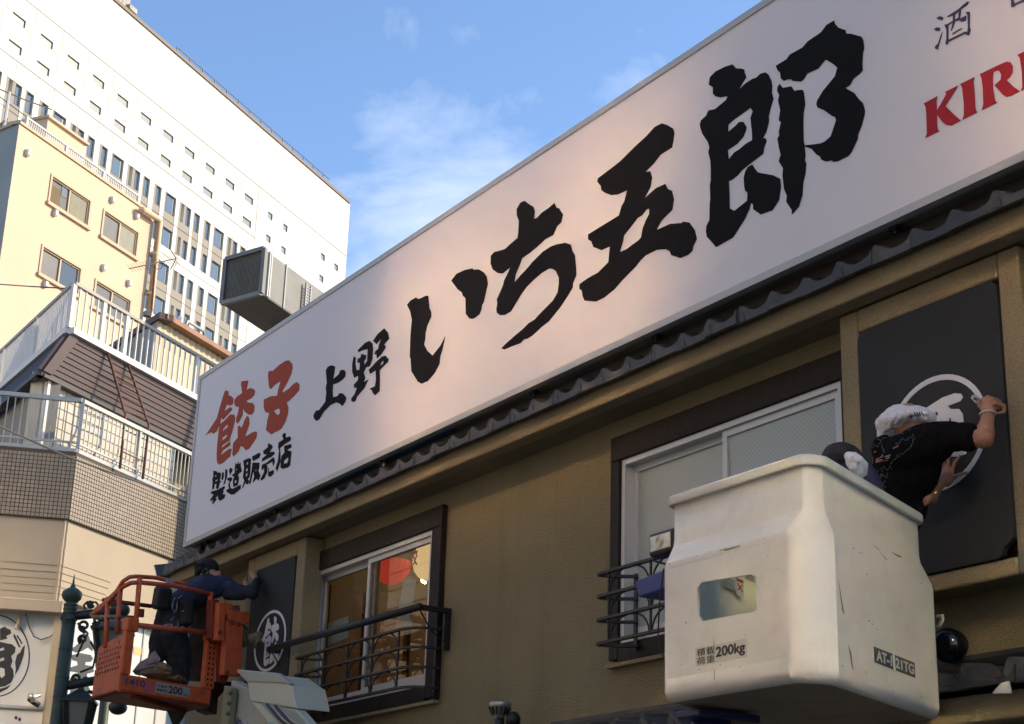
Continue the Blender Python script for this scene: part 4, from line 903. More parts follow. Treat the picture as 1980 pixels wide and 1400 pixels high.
for nm, (p, q) in {'a': (A1 + up_ * zb_, A1 + up_ * zt_), 'b': (B1 + up_ * zb_, B1 + up_ * zt_), 'c': (A1 + up_ * zt_, B1 + up_ * zt_), 'd': (A1 + up_ * zb_, B1 + up_ * zb_)}.items():
    MB().bar(p, q, .07, .07, up=TD if nm in 'ab' else up_).build('edge_frame', M_galv if nm != 'd' else mat('frame_dull', (.2, .2, .19), .6), unit)
for t in (.04, .10): MB().bar(A1 + TD * (.12 + t) + ND * .015 + up_ * zb_, A1 + TD * (.12 + t) + ND * .015 + up_ * zt_, .03, .03, up=ND).build('corner_pipe', M_white, unit)
MB().bar(A1 + TD * (LU * .27) + ND * .01 + up_ * zb_, A1 + TD * (LU * .27) + ND * .01 + up_ * zt_, .03, .02, up=ND).build('seam_strip', M_paleal, unit)
b = MB()
for t in (.50, .56): b.bar(A1 + TD * (LU * t) + ND * .06 + up_ * (zb_ - .1), A1 + TD * (LU * t) + ND * .06 + up_ * (zt_ - .12), .03, .03, up=ND)
for k in range(12): 
    z = zb_ + (zt_ - zb_ - .12) * k / 12; b.bar(A1 + TD * (LU * .50) + ND * .06 + up_ * z, A1 + TD * (LU * .56) + ND * .06 + up_ * z, .015, .015)
b.build('cable_ladder', M_paleal, unit)
b = MB(); 
for t in (.2, .8):
    for s_ in (.55, .95): p = A1.lerp(B1, t) + TD * LU * s_; b.bar(p + up_ * 8, p + up_ * zb_, .08, .08, up=ND)
b.build('support_leg', M_frame_d, unit)
q_ = PN(497, 640, -1); 
nb = thing('neighbour_block', 'low neighbouring roof hidden behind the shop sign, carrying the duct', 'building', (base.x, base.y, 0))
MB().prism([A1 - ND * .2, B1 - ND * .2, C1_ + ND * .0, D1], up_ * 8.6).build('body', M_greyw, nb)

# ---------------------------------------------------------------- window balconies (black iron)
def bent(x0, x1, z, y, yw, r=.10):
    p = [(x0 + .10, yw, z)]
    for k in range(7):
        a = math.pi / 2 * k / 6; p.append((x0 + r - r * math.sin(a) * 1.0, yw - (yw - y - .035) * (k / 6), z))
    p = [(x0 + .12, yw, z), (x0 + .05, yw - .08, z), (x0 + .015, y + .07, z), (x0, y + .03, z), (x0 + .02, y + .006, z), (x0 + .06, y, z)]
    p += [(x1 - .22, y, z), (x1 - .14, y + .01, z), (x1 - .06, y + .05, z), (x1 - .015, y + .12, z), (x1, yw, z)]
    return p
def flatbar(mb, pts, w, h):
    for i in range(len(pts) - 1):
        a, b_ = Vector(pts[i]), Vector(pts[i + 1]); d = (b_ - a).normalized() * .004; mb.bar(a - d, b_ + d, w, h)
def balcony(x0, x1, label, hand):
    t_ = thing('window_balcony', label, 'balcony railing', ((x0 + x1) / 2, .3, 3.3), 'black iron window balconies'); yw, y = YW - .05, .13
    zs_ = (3.302, 3.446, 3.588, 3.727)
    for z in zs_:
        b = MB(); flatbar(b, bent(x0, x1, z, y, yw), .034, .016); b.build('bar', M_iron, t_)
    n_ = 5; 
    for g_ in range(n_):
        xc = x0 + .12 + (x1 - x0 - .34) * g_ / (n_ - 1); b = MB()
        b.bar((xc, y + .004, zs_[0]), (xc, y + .004, zs_[3]), .012, .012, up=(1, 0, 0)); b.build('upright', M_iron, t_)
        for i in range(3):
            for s_ in (-1, 1):
                if (g_ == 0 and s_ < 0) or (g_ == n_ - 1 and s_ > 0): continue
                pts = [(xc + s_ * (.02 + .17 * math.sin(a) ** 1.0 * (1 if True else 0)) if False else xc + s_ * (.015 + .16 * (1 - math.cos(a))), y + .004, zs_[i] + .005 + (.13) * math.sin(a)) for a in [math.pi / 2 * k / 7 for k in range(8)]]
                MB().tube(pts, .006, 6).build('scroll', M_iron, t_)
    for x in (x0 + .10, x1 - .05): MB().bar((x, yw, zs_[0] - .02), (x, yw, zs_[3] + .02), .03, .012, up=(0, 1, 0)).build('wall_strap', M_iron, t_)
    if hand:
        MB().tube([(-13.02, .12, 3.865), (-10.42, .12, 3.850)], .028, 12).build('handrail', M_iron, t_, smooth=True)
        for x in (-13.0, -10.46):
            b = MB(); b.bar((x, .10, 3.855), (x, YW - .01, 3.855), .045, .035); b.bar((x, YW - .03, 3.875), (x, YW - .03, 3.57), .05, .03, up=(1, 0, 0)); b.build('bracket', M_iron, t_)
            MB().tube([(x, .14, 3.84), (x, .24, 3.70), (x, YW - .04, 3.62)], .006, 5).build('brace', M_iron, t_)
    return t_
balcony(-12.50, -10.52, 'black iron window balcony with round handrail, under the left window beside the red lift', True)
balcony(-8.22, -6.2, 'black iron window balcony without handrail, half hidden by the white bucket', False)
# ---------------------------------------------------------------- things seen through the left window
def lantern(c, r, h, m, label, ribs, flat_top=False):
    t_ = thing('paper_lantern', label, 'lantern', c, 'paper lanterns')
    prof = []
    for k in range(17):
        a = -math.pi / 2 + math.pi * k / 16
        if flat_top and a > .05: break
        prof.append((max(.02, r * math.cos(a)) + (.004 if k % 2 else 0), h * math.sin(a)))
    MB().lathe(c, prof, 20).build('shade', m, t_, smooth=False)
    return t_
M_lred = mat('lantern_red', (.75, .05, .025), .6, emit=.18); M_lcr = mat('lantern_cream', (.85, .55, .25), .6, emit=.35)
lc = PY(757, 1086, .95); lantern(lc, .17, .20, M_lred, 'red paper lantern hanging inside the left window, flat top', 0, True)
lc2 = PY(826, 1085, .9); L2 = lantern(lc2, .12, .16, M_lcr, 'cream paper lantern with red character inside the left window', 0)
tm_ = text_mesh('餃', .15, .002); place_mesh(tm_, 'lantern_character', Matrix.Translation(lc2 + Vector((-.085, -.125, -.045))) @ Matrix(((1, 0, 0, 0), (0, 0, 1, 0), (0, 1, 0, 0), (0, 0, 0, 1))), mat('lantern_ink', (.5, .03, .02), .6), L2)
pb = thing('paper_strip', 'long white paper strip taped inside the right pane of the left window', 'paper', PY(790, 1160, .47))
P = lambda x, y: PY(x, y, .465)
MB().prism([P(781, 1118), P(804.5, 1121), P(799, 1160), P(793, 1190), P(797, 1203), P(796, 1212), P(764, 1218)], (0, .003, 0)).build('sheet', mat('white_paper', (.62, .66, .64), .7), pb)
MB().prism([P(786, 1115), P(797, 1114), P(798, 1119), P(787, 1118)], (0, .004, 0)).build('tape', mat('tape_cream', (.5, .48, .3), .6), pb)
pb = thing('paper_notice', 'pale blue paper notice taped inside the left pane of the left window', 'paper', PY(654, 1220, .5))
P = lambda x, y: PY(x, y, .50)
MB().prism([P(635, 1205), P(673, 1191), P(673, 1233), P(633.5, 1248)], (0, .003, 0)).build('sheet', mat('blue_paper', (.38, .45, .50), .6), pb)
# ---------------------------------------------------------------- lower tiled eave at the right
low = thing('lower_eave', 'lower tiled eave with black flashing below the right signboard, at bottom right', 'roof', (-6, .0, 2.8))
b = MB(); b.box(-8.95, XR, .30, YW - .001, 2.885, 2.92); b.build('flashing_cap', M_tile, low)
b = MB(); b.box(-8.95, XR, .22, .30, 2.835, 2.865); b.box(-8.95, XR, .24, .35, 2.866, 2.884); b.build('flashing', M_iron, low)
MB().box(-8.95, XR, YW - .012, YW - .002, 2.921, 2.932).build('sealant', mat('rust_orange', (.20, .085, .03), .7), low)
tlow = [tile_mesh(k, .03, .26, 1.35, .026) for k in range(4)]
for row, (yy, zz) in enumerate(((-.02, 2.700), (.115, 2.745))):
    for k in range(30):
        x = -1.4 - PITCH * k + (.1 if row else 0)
        if x < -8.9: continue
        o = bpy.data.objects.new('tile', tlow[random.randrange(4)]); COL.objects.link(o); o.parent = low
        o.location = Vector((x, yy + random.uniform(-.005, .005), zz + random.uniform(-.003, .003))) - low.location
MB().box(-9, XR, .0, .10, 2.56, 2.68).build('fascia', M_stucco_l, low, bevel=.01)
MB().box(-9, XR, .102, YW - .002, 2.60, 2.67).build('soffit', M_stucco, low)
P = lambda x, y: PY(x, y, -.11)
MB().prism([P(1919, 1341), P(1924, 1333), P(1935, 1321), P(1949, 1317), P(1953, 1340)], (0, .012, 0)).build('mortar_wedge', M_white, low)
# lamps on the wall
fl_ = thing('floodlight', 'glossy black round floodlight on the wall beside the bucket, under the right signboard', 'lamp', PY(1838, 1250, .25))
c = PY(1836, 1248, .22)
MB().lathe(c, [(.01, -.075), (.05, -.068), (.075, -.04), (.085, 0), (.08, .02), (.06, .06), (.04, .08)], 24, axis='x').build('shell', mat('gloss_black', (.008, .008, .009), .12, spec=.8), fl_, smooth=True)
b = MB(); b.tube([c + Vector((-.02, .05, -.05)), c + Vector((0, .16, -.08))], .02, 8); b.build('arm', M_iron, fl_)
hk = thing('white_hook', 'small white wall hook just right of the bucket edge', 'hook', PY(1818, 1198, .3))
b = MB(); b.tube([PY(1812, 1192, .3), PY(1822, 1191, .3), PY(1823, 1196, .3), PY(1818, 1208, .3), PY(1813, 1213, .3)], .009, 6); b.build('hook', M_white, hk, smooth=True)
sp = thing('spotlight', 'spotlight with ribbed silver lamp head pointing up, bottom edge of the brown wall', 'lamp', PY(965, 1400, .15))
c = PY(966, 1395, .15)
MB().lathe(c, [(.02, -.06), (.028, -.02), (.03, .03), (.045, .045), (.068, .085), (.075, .11), (.072, .12), (.03, .118)], 20).build('lamp_head', mat('brushed_silver', (.45, .45, .44), .3, metal=.8), sp, smooth=True)
b = MB()
for k in range(14): a = 2 * math.pi * k / 14; b.bar(c + Vector((.05 * math.cos(a), .05 * math.sin(a), .04)), c + Vector((.074 * math.cos(a), .074 * math.sin(a), .088)), .007, .007)
b.build('fins', M_iron, sp)
MB().lathe(c, [(.034, -.12), (.034, -.03), (.03, .02)], 14).build('holder', M_iron, sp, smooth=True)
MB().tube([c + Vector((.05, .02, -.09)), c + Vector((.17, .10, -.10))], .05, 12).build('mount', M_iron, sp, smooth=True)
b = MB(); ell(b, PY(992, 1392, .2), (.05, .05, .055)); b.build('joint', M_iron, sp, smooth=True)
# ---------------------------------------------------------------- white bucket of the aerial work platform
M_frp = mat('bucket_fibreglass', (.76, .75, .68), .33, var=.03, vscale=2.5, dirt=.30, dcol=(.38, .34, .25), dscale=5.5, coat=.25)
M_frp_in = mat('bucket_inside', (.84, .86, .70), .6, var=.05, dirt=.15)
YU, YL = -1.20, -1.275
def XY(px, py, Y): p = PY(px, py, Y); return Vector((p.x, p.y, 0))
def hit(px, py, p, d):     # where the sight line crosses the vertical plane through p along d (plan)
    n_ = Vector((d.y, -d.x, 0)); return PP(px, py, p, n_)
dR = Vector((-.405, .914, 0)).normalized()
uP0, uP1 = XY(1300, 1000, YU), XY(1550.6, 930, YU)
uP2 = XY(1592, 940, YU + .085)
h3 = hit(1782, 1060, uP2, dR); uP3 = Vector((h3.x, h3.y, 0)); uP4 = uP0 + dR * (uP3 - uP2).length
lP0, lP1 = XY(1281.5, 1200, YL), XY(1522, 1150, YL); lP2 = XY(1617, 1150, YL + .175)
h3 = hit(1815, 1240, lP2, dR); lP3 = Vector((h3.x, h3.y, 0)); lP4 = lP0 + dR * ((lP3 - lP2).length + .05)
zRim = PY(1545, 881, YU).z; zU1 = PY(1554, 985, YU).z; zL0 = PY(1520, 1028, YL).z; zB = PY(1527, 1296, YL).z
def arc3(a, c, b_, n_=6):   # quadratic corner from a to b_ with control c
    return [a * (1 - t) ** 2 + c * 2 * t * (1 - t) + b_ * t * t for t in [k / n_ for k in range(n_ + 1)]]
def plan(P0, P1, P2, P3, P4, f):
    ctl = P1.lerp(P2, .5) + Vector((.06, -.10, 0)) * f
    r = .07
    p = [P0 + (P4 - P0).normalized() * r, ] 
    p = arc3(P0 + (P4 - P0).normalized() * .03, P0, P0 + (P1 - P0).normalized() * .03, 3)
    p += arc3(P1, ctl, P2, 8)
    p += arc3(P3 + (P2 - P3).normalized() * .05, P3, P3 + (P4 - P3).normalized() * .05, 4)
    p += arc3(P4 + (P3 - P4).normalized() * .06, P4, P4 + (P0 - P4).normalized() * .06, 4)
    return p
plU = plan(uP0, uP1, uP2, uP3, uP4, .25); plL = plan(lP0, lP1, lP2, lP3, lP4, .45)
cen = sum(plL, Vector((0, 0, 0))) / len(plL)
def inset(pl, d):
    out = []; n_ = len(pl)
    for i in range(n_):
        a, b_, c_ = pl[i - 1], pl[i], pl[(i + 1) % n_]
        t1, t2 = (b_ - a), (c_ - b_)
        t_ = (t1.normalized() + t2.normalized()) if t1.length > 1e-6 and t2.length > 1e-6 else t1 + t2
        t_.normalize(); nn = Vector((-t_.y, t_.x, 0))
        if nn.dot(cen - b_) < 0: nn = -nn
        out.append(b_ + nn * d)
    return out
levels = [(plU, zRim - .02, 0), (plU, zU1 + .03, 0), (plU, zU1, -.004), (plL, zL0 + .004, .004), (plL, zL0 - .025, 0)]
levels += [(plL, zB + .05, 0)] + [(plL, zB + .004 - .05 * math.sin(math.radians(q)), .05 * (1 - math.cos(math.radians(q)))) for q in (0, 15, 30, 45, 60, 75, 90)]
bucket = thing('lift_bucket', 'big white fibreglass lift bucket with flared lower half, worn edges and a 200kg sticker', 'bucket', (cen.x, cen.y, zB - .05))
n_ = len(plU); rings = [[Vector((p.x, p.y, z)) for p in inset(pl, d)] for pl, z, d in levels]
b = MB(); b.v = [p for r in rings for p in r]
for i in range(len(rings) - 1):
    for j in range(n_):
        j2 = (j + 1) % n_
        if j == 3 and i in (4,): continue            # front face of the lower body: separate sheet with the opening
        b.f.append((i * n_ + j, i * n_ + j2, (i + 1) * n_ + j2, (i + 1) * n_ + j))
b.f.append(tuple((len(rings) - 1) * n_ + j for j in range(n_)))
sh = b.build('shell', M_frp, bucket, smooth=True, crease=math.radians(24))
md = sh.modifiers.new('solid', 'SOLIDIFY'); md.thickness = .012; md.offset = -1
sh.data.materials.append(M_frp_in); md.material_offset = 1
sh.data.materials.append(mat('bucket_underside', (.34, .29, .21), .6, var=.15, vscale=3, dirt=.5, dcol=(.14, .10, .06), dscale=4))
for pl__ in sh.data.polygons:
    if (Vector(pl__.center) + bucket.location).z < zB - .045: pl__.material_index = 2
# the front sheet with its rounded opening
pA, pB = plL[3], plL[4]; zz0, zz1 = zB + .05, zL0 - .025
hole_px = [(1348, 1138), (1356, 1126), (1452, 1110), (1463, 1115), (1464, 1122), (1463, 1180), (1456, 1183), (1357, 1201), (1349, 1190)]
hp = [(PY(x, y, YL).x, PY(x, y, YL).z) for x, y in hole_px]
rr_ = []
for i in range(len(hp)): rr_.append(hp[i])
outer = [(pA.x, zz0), (pB.x, zz0), (pB.x, zz1), (pA.x, zz1)]
fm = flat_mesh([outer, rr_], .006)
place_mesh(fm, 'front_sheet', MXZ(YL + .006), M_frp, bucket)
# rolled rim
rim = inset(plU, -.012); rp_ = [Vector((p.x, p.y, zRim - .022)) for p in rim]
prof = [(-.020, -.022), (.010, -.022), (.013, -.016), (.013, .012), (.006, .020), (-.018, .021), (-.024, .012)]
b = MB(); m_ = len(prof)
for i, p in enumerate(rp_):
    q = inset(plU, -.013 - 1.0)[i]; out = (Vector((q.x, q.y, 0)) - Vector((p.x, p.y, 0))).normalized()
    b.v += [p + out * a + Vector((0, 0, c)) for a, c in prof]
for i in range(n_):
    i2 = (i + 1) % n_
    for k in range(m_): k2 = (k + 1) % m_; b.f.append((i * m_ + k, i * m_ + k2, i2 * m_ + k2, i2 * m_ + k))
b.build('rim', M_frp, bucket, smooth=True, crease=math.radians(35))
# stickers
def quad_M(o, x, y, w_, h_):   # unit square to a placed rectangle
    x = Vector(x).normalized(); y = Vector(y).normalized(); z = x.cross(y)
    return Matrix(((x.x * w_, y.x * h_, z.x, o.x), (x.y * w_, y.y * h_, z.y, o.y), (x.z * w_, y.z * h_, z.z, o.z), (0, 0, 0, 1)))
def text_on(par, s, o, x, y, w_, h_, m, bold=.0, nm='lettering', off=.0015):
    me = text_mesh(s, 1.0, bold, .0004); xs = [v.co.x for v in me.vertices]; ys = [v.co.y for v in me.vertices]
    me.transform(Matrix.Translation((-min(xs), -min(ys), 0))); sx, sy = w_ / (max(xs) - min(xs)), h_ / (max(ys) - min(ys))
    x, y = Vector(x).normalized(), Vector(y).normalized(); z = x.cross(y); o2 = Vector(o) + z * off
    M = Matrix(((x.x * sx, y.x * sy, z.x, o2.x), (x.y * sx, y.y * sy, z.y, o2.y), (x.z * sx, y.z * sy, z.z, o2.z), (0, 0, 0, 1)))
    return place_mesh(me, nm, M, m, par)
M_stick = mat('sticker_silver', (.58, .57, .52), .35, dirt=.3); M_ink = mat('sticker_ink', (.02, .02, .02), .5)
YS = YL - .0008
sa, sb_, sc = PY(1345, 1289, YS), PY(1444.5, 1272, YS), PY(1344.5, 1254, YS)
xd = Vector((1, 0, 0)); W_, H_ = (sb_.x - sa.x), (sc.z - sa.z)
b = MB().prism([sa, Vector((sb_.x, YS, sa.z)), Vector((sb_.x, YS, sc.z)), sc], (0, .0006, 0)); st = b.build('sticker', M_stick, bucket)
text_on(st, '積載', Vector((sa.x + W_ * .03, YS, sa.z + H_ * .52)), xd, up_, W_ * .36, H_ * .42, M_ink, .0)
text_on(st, '荷重', Vector((sa.x + W_ * .03, YS, sa.z + H_ * .05)), xd, up_, W_ * .36, H_ * .42, M_ink, .0)
text_on(st, '200kg', Vector((sa.x + W_ * .41, YS, sa.z + H_ * .12)), xd, up_, W_ * .56, H_ * .74, M_ink, .03)
# number plate on the right-hand face
fa, fb = plL[12], plL[13]; dRf = (fb - fa).normalized(); nR = Vector((dRf.y, -dRf.x, 0))
if nR.dot(CAM - fa) < 0: nR = -nR
fo = fa + nR * .002
g1, g2, g3 = PP(1690.6, 1280.5, fo, nR), PP(1769.7, 1311, fo, nR), PP(1688.7, 1249.6, fo, nR)
W2 = (Vector((g2.x, g2.y, 0)) - Vector((g1.x, g1.y, 0))).length; H2 = g3.z - g1.z
b = MB().prism([g1, g1 + dRf * W2, g1 + dRf * W2 + up_ * H2, g1 + up_ * H2], nR * .0006); st2 = b.build('plate', mat('plate_dark', (.035, .045, .05), .5, dirt=.3, dcol=(.4, .4, .36), dscale=30), bucket)
text_on(st2, 'AT-1', g1 + dRf * W2 * .04 + up_ * H2 * .16, dRf, up_, W2 * .37, H2 * .68, mat('plate_letter', (.50, .52, .50), .5), .03, off=.003)
text_on(st2, '21TG', g1 + dRf * W2 * .50 + up_ * H2 * .16, dRf, up_, W2 * .46, H2 * .68, mat('plate_letter', (.50, .52, .50), .5), .03, off=.003)
MB().prism([g1 + dRf * W2 * .455 - up_ * H2 * .1 + nR * .001, g1 + dRf * W2 * .49 - up_ * H2 * .1 + nR * .001, g1 + dRf * W2 * .475 + up_ * H2 * 1.05 + nR * .001, g1 + dRf * W2 * .44 + up_ * H2 * .95 + nR * .001], nR * .003).build('worn_patch', M_frp, bucket)
# labels on the inside, seen through the opening
rI = -(plL[13] - plL[12]).normalized()
dI = (lP4 - lP0).normalized(); nI = Vector((dI.y, -dI.x, 0))
def onin(x, y): return PP(x, y, lP0 + nI * .03, nI)
for (x0, y0, x1, y1, m_) in ((1423, 1116, 1438, 1150, M_stick), (1398, 1112, 1421, 1132, M_stick), (1440, 1106, 1460, 1120, M_stick)):
    a_ = onin(x0, y1); b_ = onin(x1, y1); c_ = onin(x0, y0); w_ = b_ - a_; w_.z = 0; hgt = up_ * (c_.z - a_.z)
    lb = MB().prism([a_, a_ + w_, a_ + w_ + hgt, a_ + hgt], nI * .001).build('label', m_, bucket)
    if x0 == 1423:
        MB().prism([a_ + hgt * .8 + w_ * .1, a_ + hgt * .8 + w_ * .9, a_ + hgt * .95 + w_ * .9, a_ + hgt * .95 + w_ * .1], nI * .002).build('red_heading', M_kred, lb)
        b2_ = MB(); b2_.bar(a_ + hgt * .3 + w_ * .2 + nI * .002, a_ + hgt * .7 + w_ * .8 + nI * .002, .006, .002, up=nI); b2_.bar(a_ + hgt * .7 + w_ * .2 + nI * .002, a_ + hgt * .3 + w_ * .8 + nI * .002, .006, .002, up=nI); b2_.build('red_cross', M_kred, lb)
    else:
        b2_ = MB()
        for k in range(4): b2_.bar(a_ + hgt * (.2 + .2 * k) + w_ * .1 + nI * .002, a_ + hgt * (.2 + .2 * k) + w_ * .9 + nI * .002, .003, .001, up=nI)
        b2_.build('print_lines', M_ink, lb)
# scuffs: thin worn marks along the flare edge
M_scuff = mat('scuff_dark', (.24, .21, .15), .8)
def scuff(pts, w_, Y):
    MB().prism([PY(x, y, Y) for x, y in pts], (0, .0004, 0)).build('scuff', M_scuff, bucket)
scuff([(1394, 1064), (1432, 1054), (1430, 1057), (1405, 1065)], 1, YL - .001)
scuff([(1380, 1232), (1381, 1240), (1381.4, 1250), (1380, 1248)], 1, YL - .001); scuff([(1381, 1292), (1382, 1300), (1382, 1318), (1381, 1312)], 1, YL - .001)
for p_ in ([(1640, 1246), (1646, 1262), (1650, 1296), (1647, 1290)], [(1721, 1066), (1741, 1075), (1746, 1078), (1737, 1077)], [(1700, 1066), (1716, 1083), (1713, 1082)], [(1685, 1050), (1700, 1063), (1697, 1062)], [(1621, 1120), (1633, 1190), (1628, 1180)]):
    MB().prism([PP(x, y, fo + nR * .0, nR) for x, y in p_], nR * .0004).build('scuff', M_scuff, bucket)
rs2 = random.Random(5)
for k in range(26):
    x = rs2.uniform(1292, 1512); y = 1030 + (1512 - x) * .262 + rs2.choice([rs2.uniform(-2, 3), rs2.uniform(150, 250), rs2.uniform(20, 250)]); w_, h_ = rs2.uniform(.8, 3.5), rs2.uniform(.6, 2.2)
    if 1340 < x < 1470 and 1105 < y < 1205: continue
    scuff([(x, y), (x + w_, y - w_ * .25), (x + w_ * .7, y + h_), (x - .4, y + h_ * .6)], 1, YL - .001)
for k in range(22):
    x = rs2.uniform(1625, 1805); y = 1048 + (x - 1620) * .47 + rs2.choice([rs2.uniform(-2, 4), rs2.uniform(10, 230), rs2.uniform(215, 250)]); w_, h_ = rs2.uniform(.8, 3.5), rs2.uniform(.6, 2.4)
    MB().prism([PP(a_, b_, fo, nR) for a_, b_ in ((x, y), (x + w_, y + w_ * .4), (x + w_ * .6, y + h_ + w_ * .3), (x - .3, y + h_ * .6))], nR * .0004).build('scuff', M_scuff, bucket)
# post and arm under the bucket
arm = thing('bucket_arm', 'dark blue steel arm and post carrying the white bucket from below', 'lift arm', (cen.x, cen.y, 1.2))
M_blue = mat('navy_paint', (.018, .025, .10), .4, var=.1)
c_ = PY(1367, 1372, -1.0); zb0 = zB - .055
MB().lathe((c_.x, -.98, 0), [(.07, .3), (.07, zb0 - .10), (.085, zb0 - .09), (.085, zb0 - .04)], 16).build('post', M_blue, arm, smooth=True)
q = PY(1316, 1358, -1.16); MB().box(q.x - .06, c_.x + .12, -1.14, -.8, zb0 - .04, zb0 - .004).build('bracket', M_blue, arm, bevel=.008)
MB().bar((c_.x, -.98, .45), (c_.x + 5, -1.6, .9), .28, .30).build('boom', M_white, arm, bevel=.02)
# work lamp and blue box on the left side of the bucket
wl_ = thing('work_lamp', 'rectangular work lamp with clear lens clamped at the left edge of the white bucket', 'lamp', PY(1284, 1090, -1.1))
a0, a1 = PY(1254, 1068, -1.13), PY(1303, 1022, -1.13); xx0, xx1, q0, q1 = a0.x, a1.x, PY(1278, 1071, -1.13).z, PY(1278, 1026, -1.13).z
MB().box(xx0, xx1, -1.13, -1.04, q0, q1).build('housing', mat('black_plastic', (.015, .015, .016), .4), wl_, bevel=.012)
MB().box(xx0 + .02, xx1 - .02, -1.138, -1.131, q0 + .018, q1 - .018).build('lens', mat('lens', (.55, .55, .50), .12, spec=1.0, var=.3, vscale=25), wl_, bevel=.004)
b = MB(); 
for k in range(5): b.tube([((xx0 + xx1) / 2 + (.006 + .006 * k) * math.cos(a), -1.139, (q0 + q1) / 2 + (.006 + .006 * k) * math.sin(a)) for a in [2 * math.pi * i / 20 for i in range(20)]], .0012, 4, closed=True)
b.build('lens_ring', mat('lens_ring', (.42, .42, .38), .2), wl_)
MB().tube([(xx0 - .008, -1.09, (q0 + q1) / 2), (xx0 - .008, -1.09, q0 - .01), ((xx0 + xx1) / 2, -1.09, q0 - .045), (xx1 - .05, -1.09, q0 - .012)], .006, 6).build('yoke', M_iron, wl_)
MB().tube([((xx0 + xx1) / 2 + .01, -1.09, q0 - .04), ((xx0 + xx1) / 2 + .01, -1.09, q0 - .45)], .012, 8).build('stem', mat('stem_steel', (.22, .2, .17), .5, metal=.4), wl_)
MB().tube([((xx0 + xx1) / 2 - .02, -1.10, q0 - .06), ((xx0 + xx1) / 2 - .035, -1.11, q0 - .2), ((xx0 + xx1) / 2 - .05, -1.11, q0 - .36), ((xx0 + xx1) / 2 - .01, -1.11, q0 - .46)], .004, 6).build('cable', M_iron, wl_)
bb = thing('blue_box', 'blue equipment box behind the work lamp at the left side of the bucket', 'box', PY(1260, 1140, -.9))
a0, a1 = PY(1229, 1150, -.98), PY(1290, 1104, -.98); a0.z = PY(1262, 1148, -.98).z; a1.z = PY(1262, 1106, -.98).z
MB().prism([(a0.x + .02, -.98, a0.z), (a1.x, -.98, a0.z + .01), (a1.x, -.98, a1.z), (a0.x, -.98, a1.z - .02), (a0.x + .003, -.98, a0.z + .04)], (0, .22, 0)).build('body', mat('blue_paint', (.03, .055, .26), .45), bb, bevel=.008)

# ---------------------------------------------------------------- red lift basket at the left
M_or = mat('orange_paint', (.70, .135, .042), .45, var=.12, vscale=5, dirt=.7, dcol=(.12, .045, .03), dscale=16)
M_or2 = mat('orange_paint_worn', (.55, .10, .04), .55, var=.2, vscale=8, dirt=.75, dcol=(.34, .30, .25), dscale=20)
M_ored = mat('red_floor', (.22, .03, .016), .7, var=.3, vscale=4)
RY = -1.05
Nc = PY(228.5, 1337, RY); z0 = Nc.z; Nc.z = 0
rA = PY(175.5, 1366, RY); LX = Nc.x - rA.x
dB = Vector((-.33, .944, 0)).normalized(); nB = Vector((dB.y, -dB.x, 0)); nB = nB if nB.dot(CAM - Nc) > 0 else -nB
def onB(x, y): return PP(x, y, Nc, nB)
def onA(x, y): return PY(x, y, RY)
eB = onB(406.5, 1354); WB = (Vector((eB.x, eB.y, 0)) - Nc).length
lift = thing('lift_basket', 'orange red steel work basket with curved top rail, chipped paint and a 200kg label', 'lift basket', (Nc.x, Nc.y, z0))
zk = onB(256, 1306).z; 
MB().prism([Nc + up_ * z0, Nc + dB * WB + up_ * z0, Nc + dB * WB - Vector((LX, 0, 0)) + up_ * z0, Nc - Vector((LX, 0, 0)) + up_ * z0], up_ * .02).build('floor', M_ored, lift)
MB().bar(Nc + dB * .1 + up_ * (z0 - .02), Nc + dB * WB * .9 - Vector((LX * .6, 0, 0)) + up_ * (z0 - .02), .05, .03).build('floor_rib', M_ored, lift)
kick = MB().prism([Nc + up_ * z0, Nc + dB * WB + up_ * z0, Nc + dB * WB + up_ * zk, Nc + up_ * zk], -nB * .02).build('kick_panel', M_or, lift, bevel=.004)
zs1 = onA(232, 1303).z if False else z0 + (zk - z0) * 1.15
MB().box(Nc.x - LX, Nc.x - .001, RY, RY + .02, z0, zs1).build('side_kick', M_or2, lift)
MB().prism([Nc + up_ * z0 + Vector((-LX, 0, 0)), Nc + dB * WB + up_ * z0 + Vector((-LX, 0, 0)), Nc + dB * WB + up_ * (zk + .1) + Vector((-LX, 0, 0)), Nc + up_ * (zk + .1) + Vector((-LX, 0, 0))], nB * .02).build('rear_panel', M_ored, lift)
# perforated side panel with real holes
zpn = onA(249, 1221).z; zpl = onA(186, 1257).z
pl_ = [(Nc.x - LX + .01, zs1 + .002), (Nc.x, zs1 + .002), (Nc.x, zpn), (Nc.x - .06, zpn), (Nc.x - LX + .05, zpl + .02), (Nc.x - LX + .01, zpl)]
holes_ = []
for i in range(9):
    for j in range(7):
        hx = Nc.x - LX + .07 + i * .058 * LX / .6 + (.029 if j % 2 else 0); hz = zs1 + .035 + j * .042
        top = zpl + (zpn - zpl) * (hx - (Nc.x - LX)) / LX
        if hx < Nc.x - .07 and hz < top - .05: holes_.append([(hx + .019 * math.cos(a), hz + .016 * math.sin(a)) for a in [k * math.pi / 3 for k in range(6)]])
place_mesh(flat_mesh([pl_] + holes_, .003), 'perforated_panel', MXZ(RY + .006), M_or2, lift)
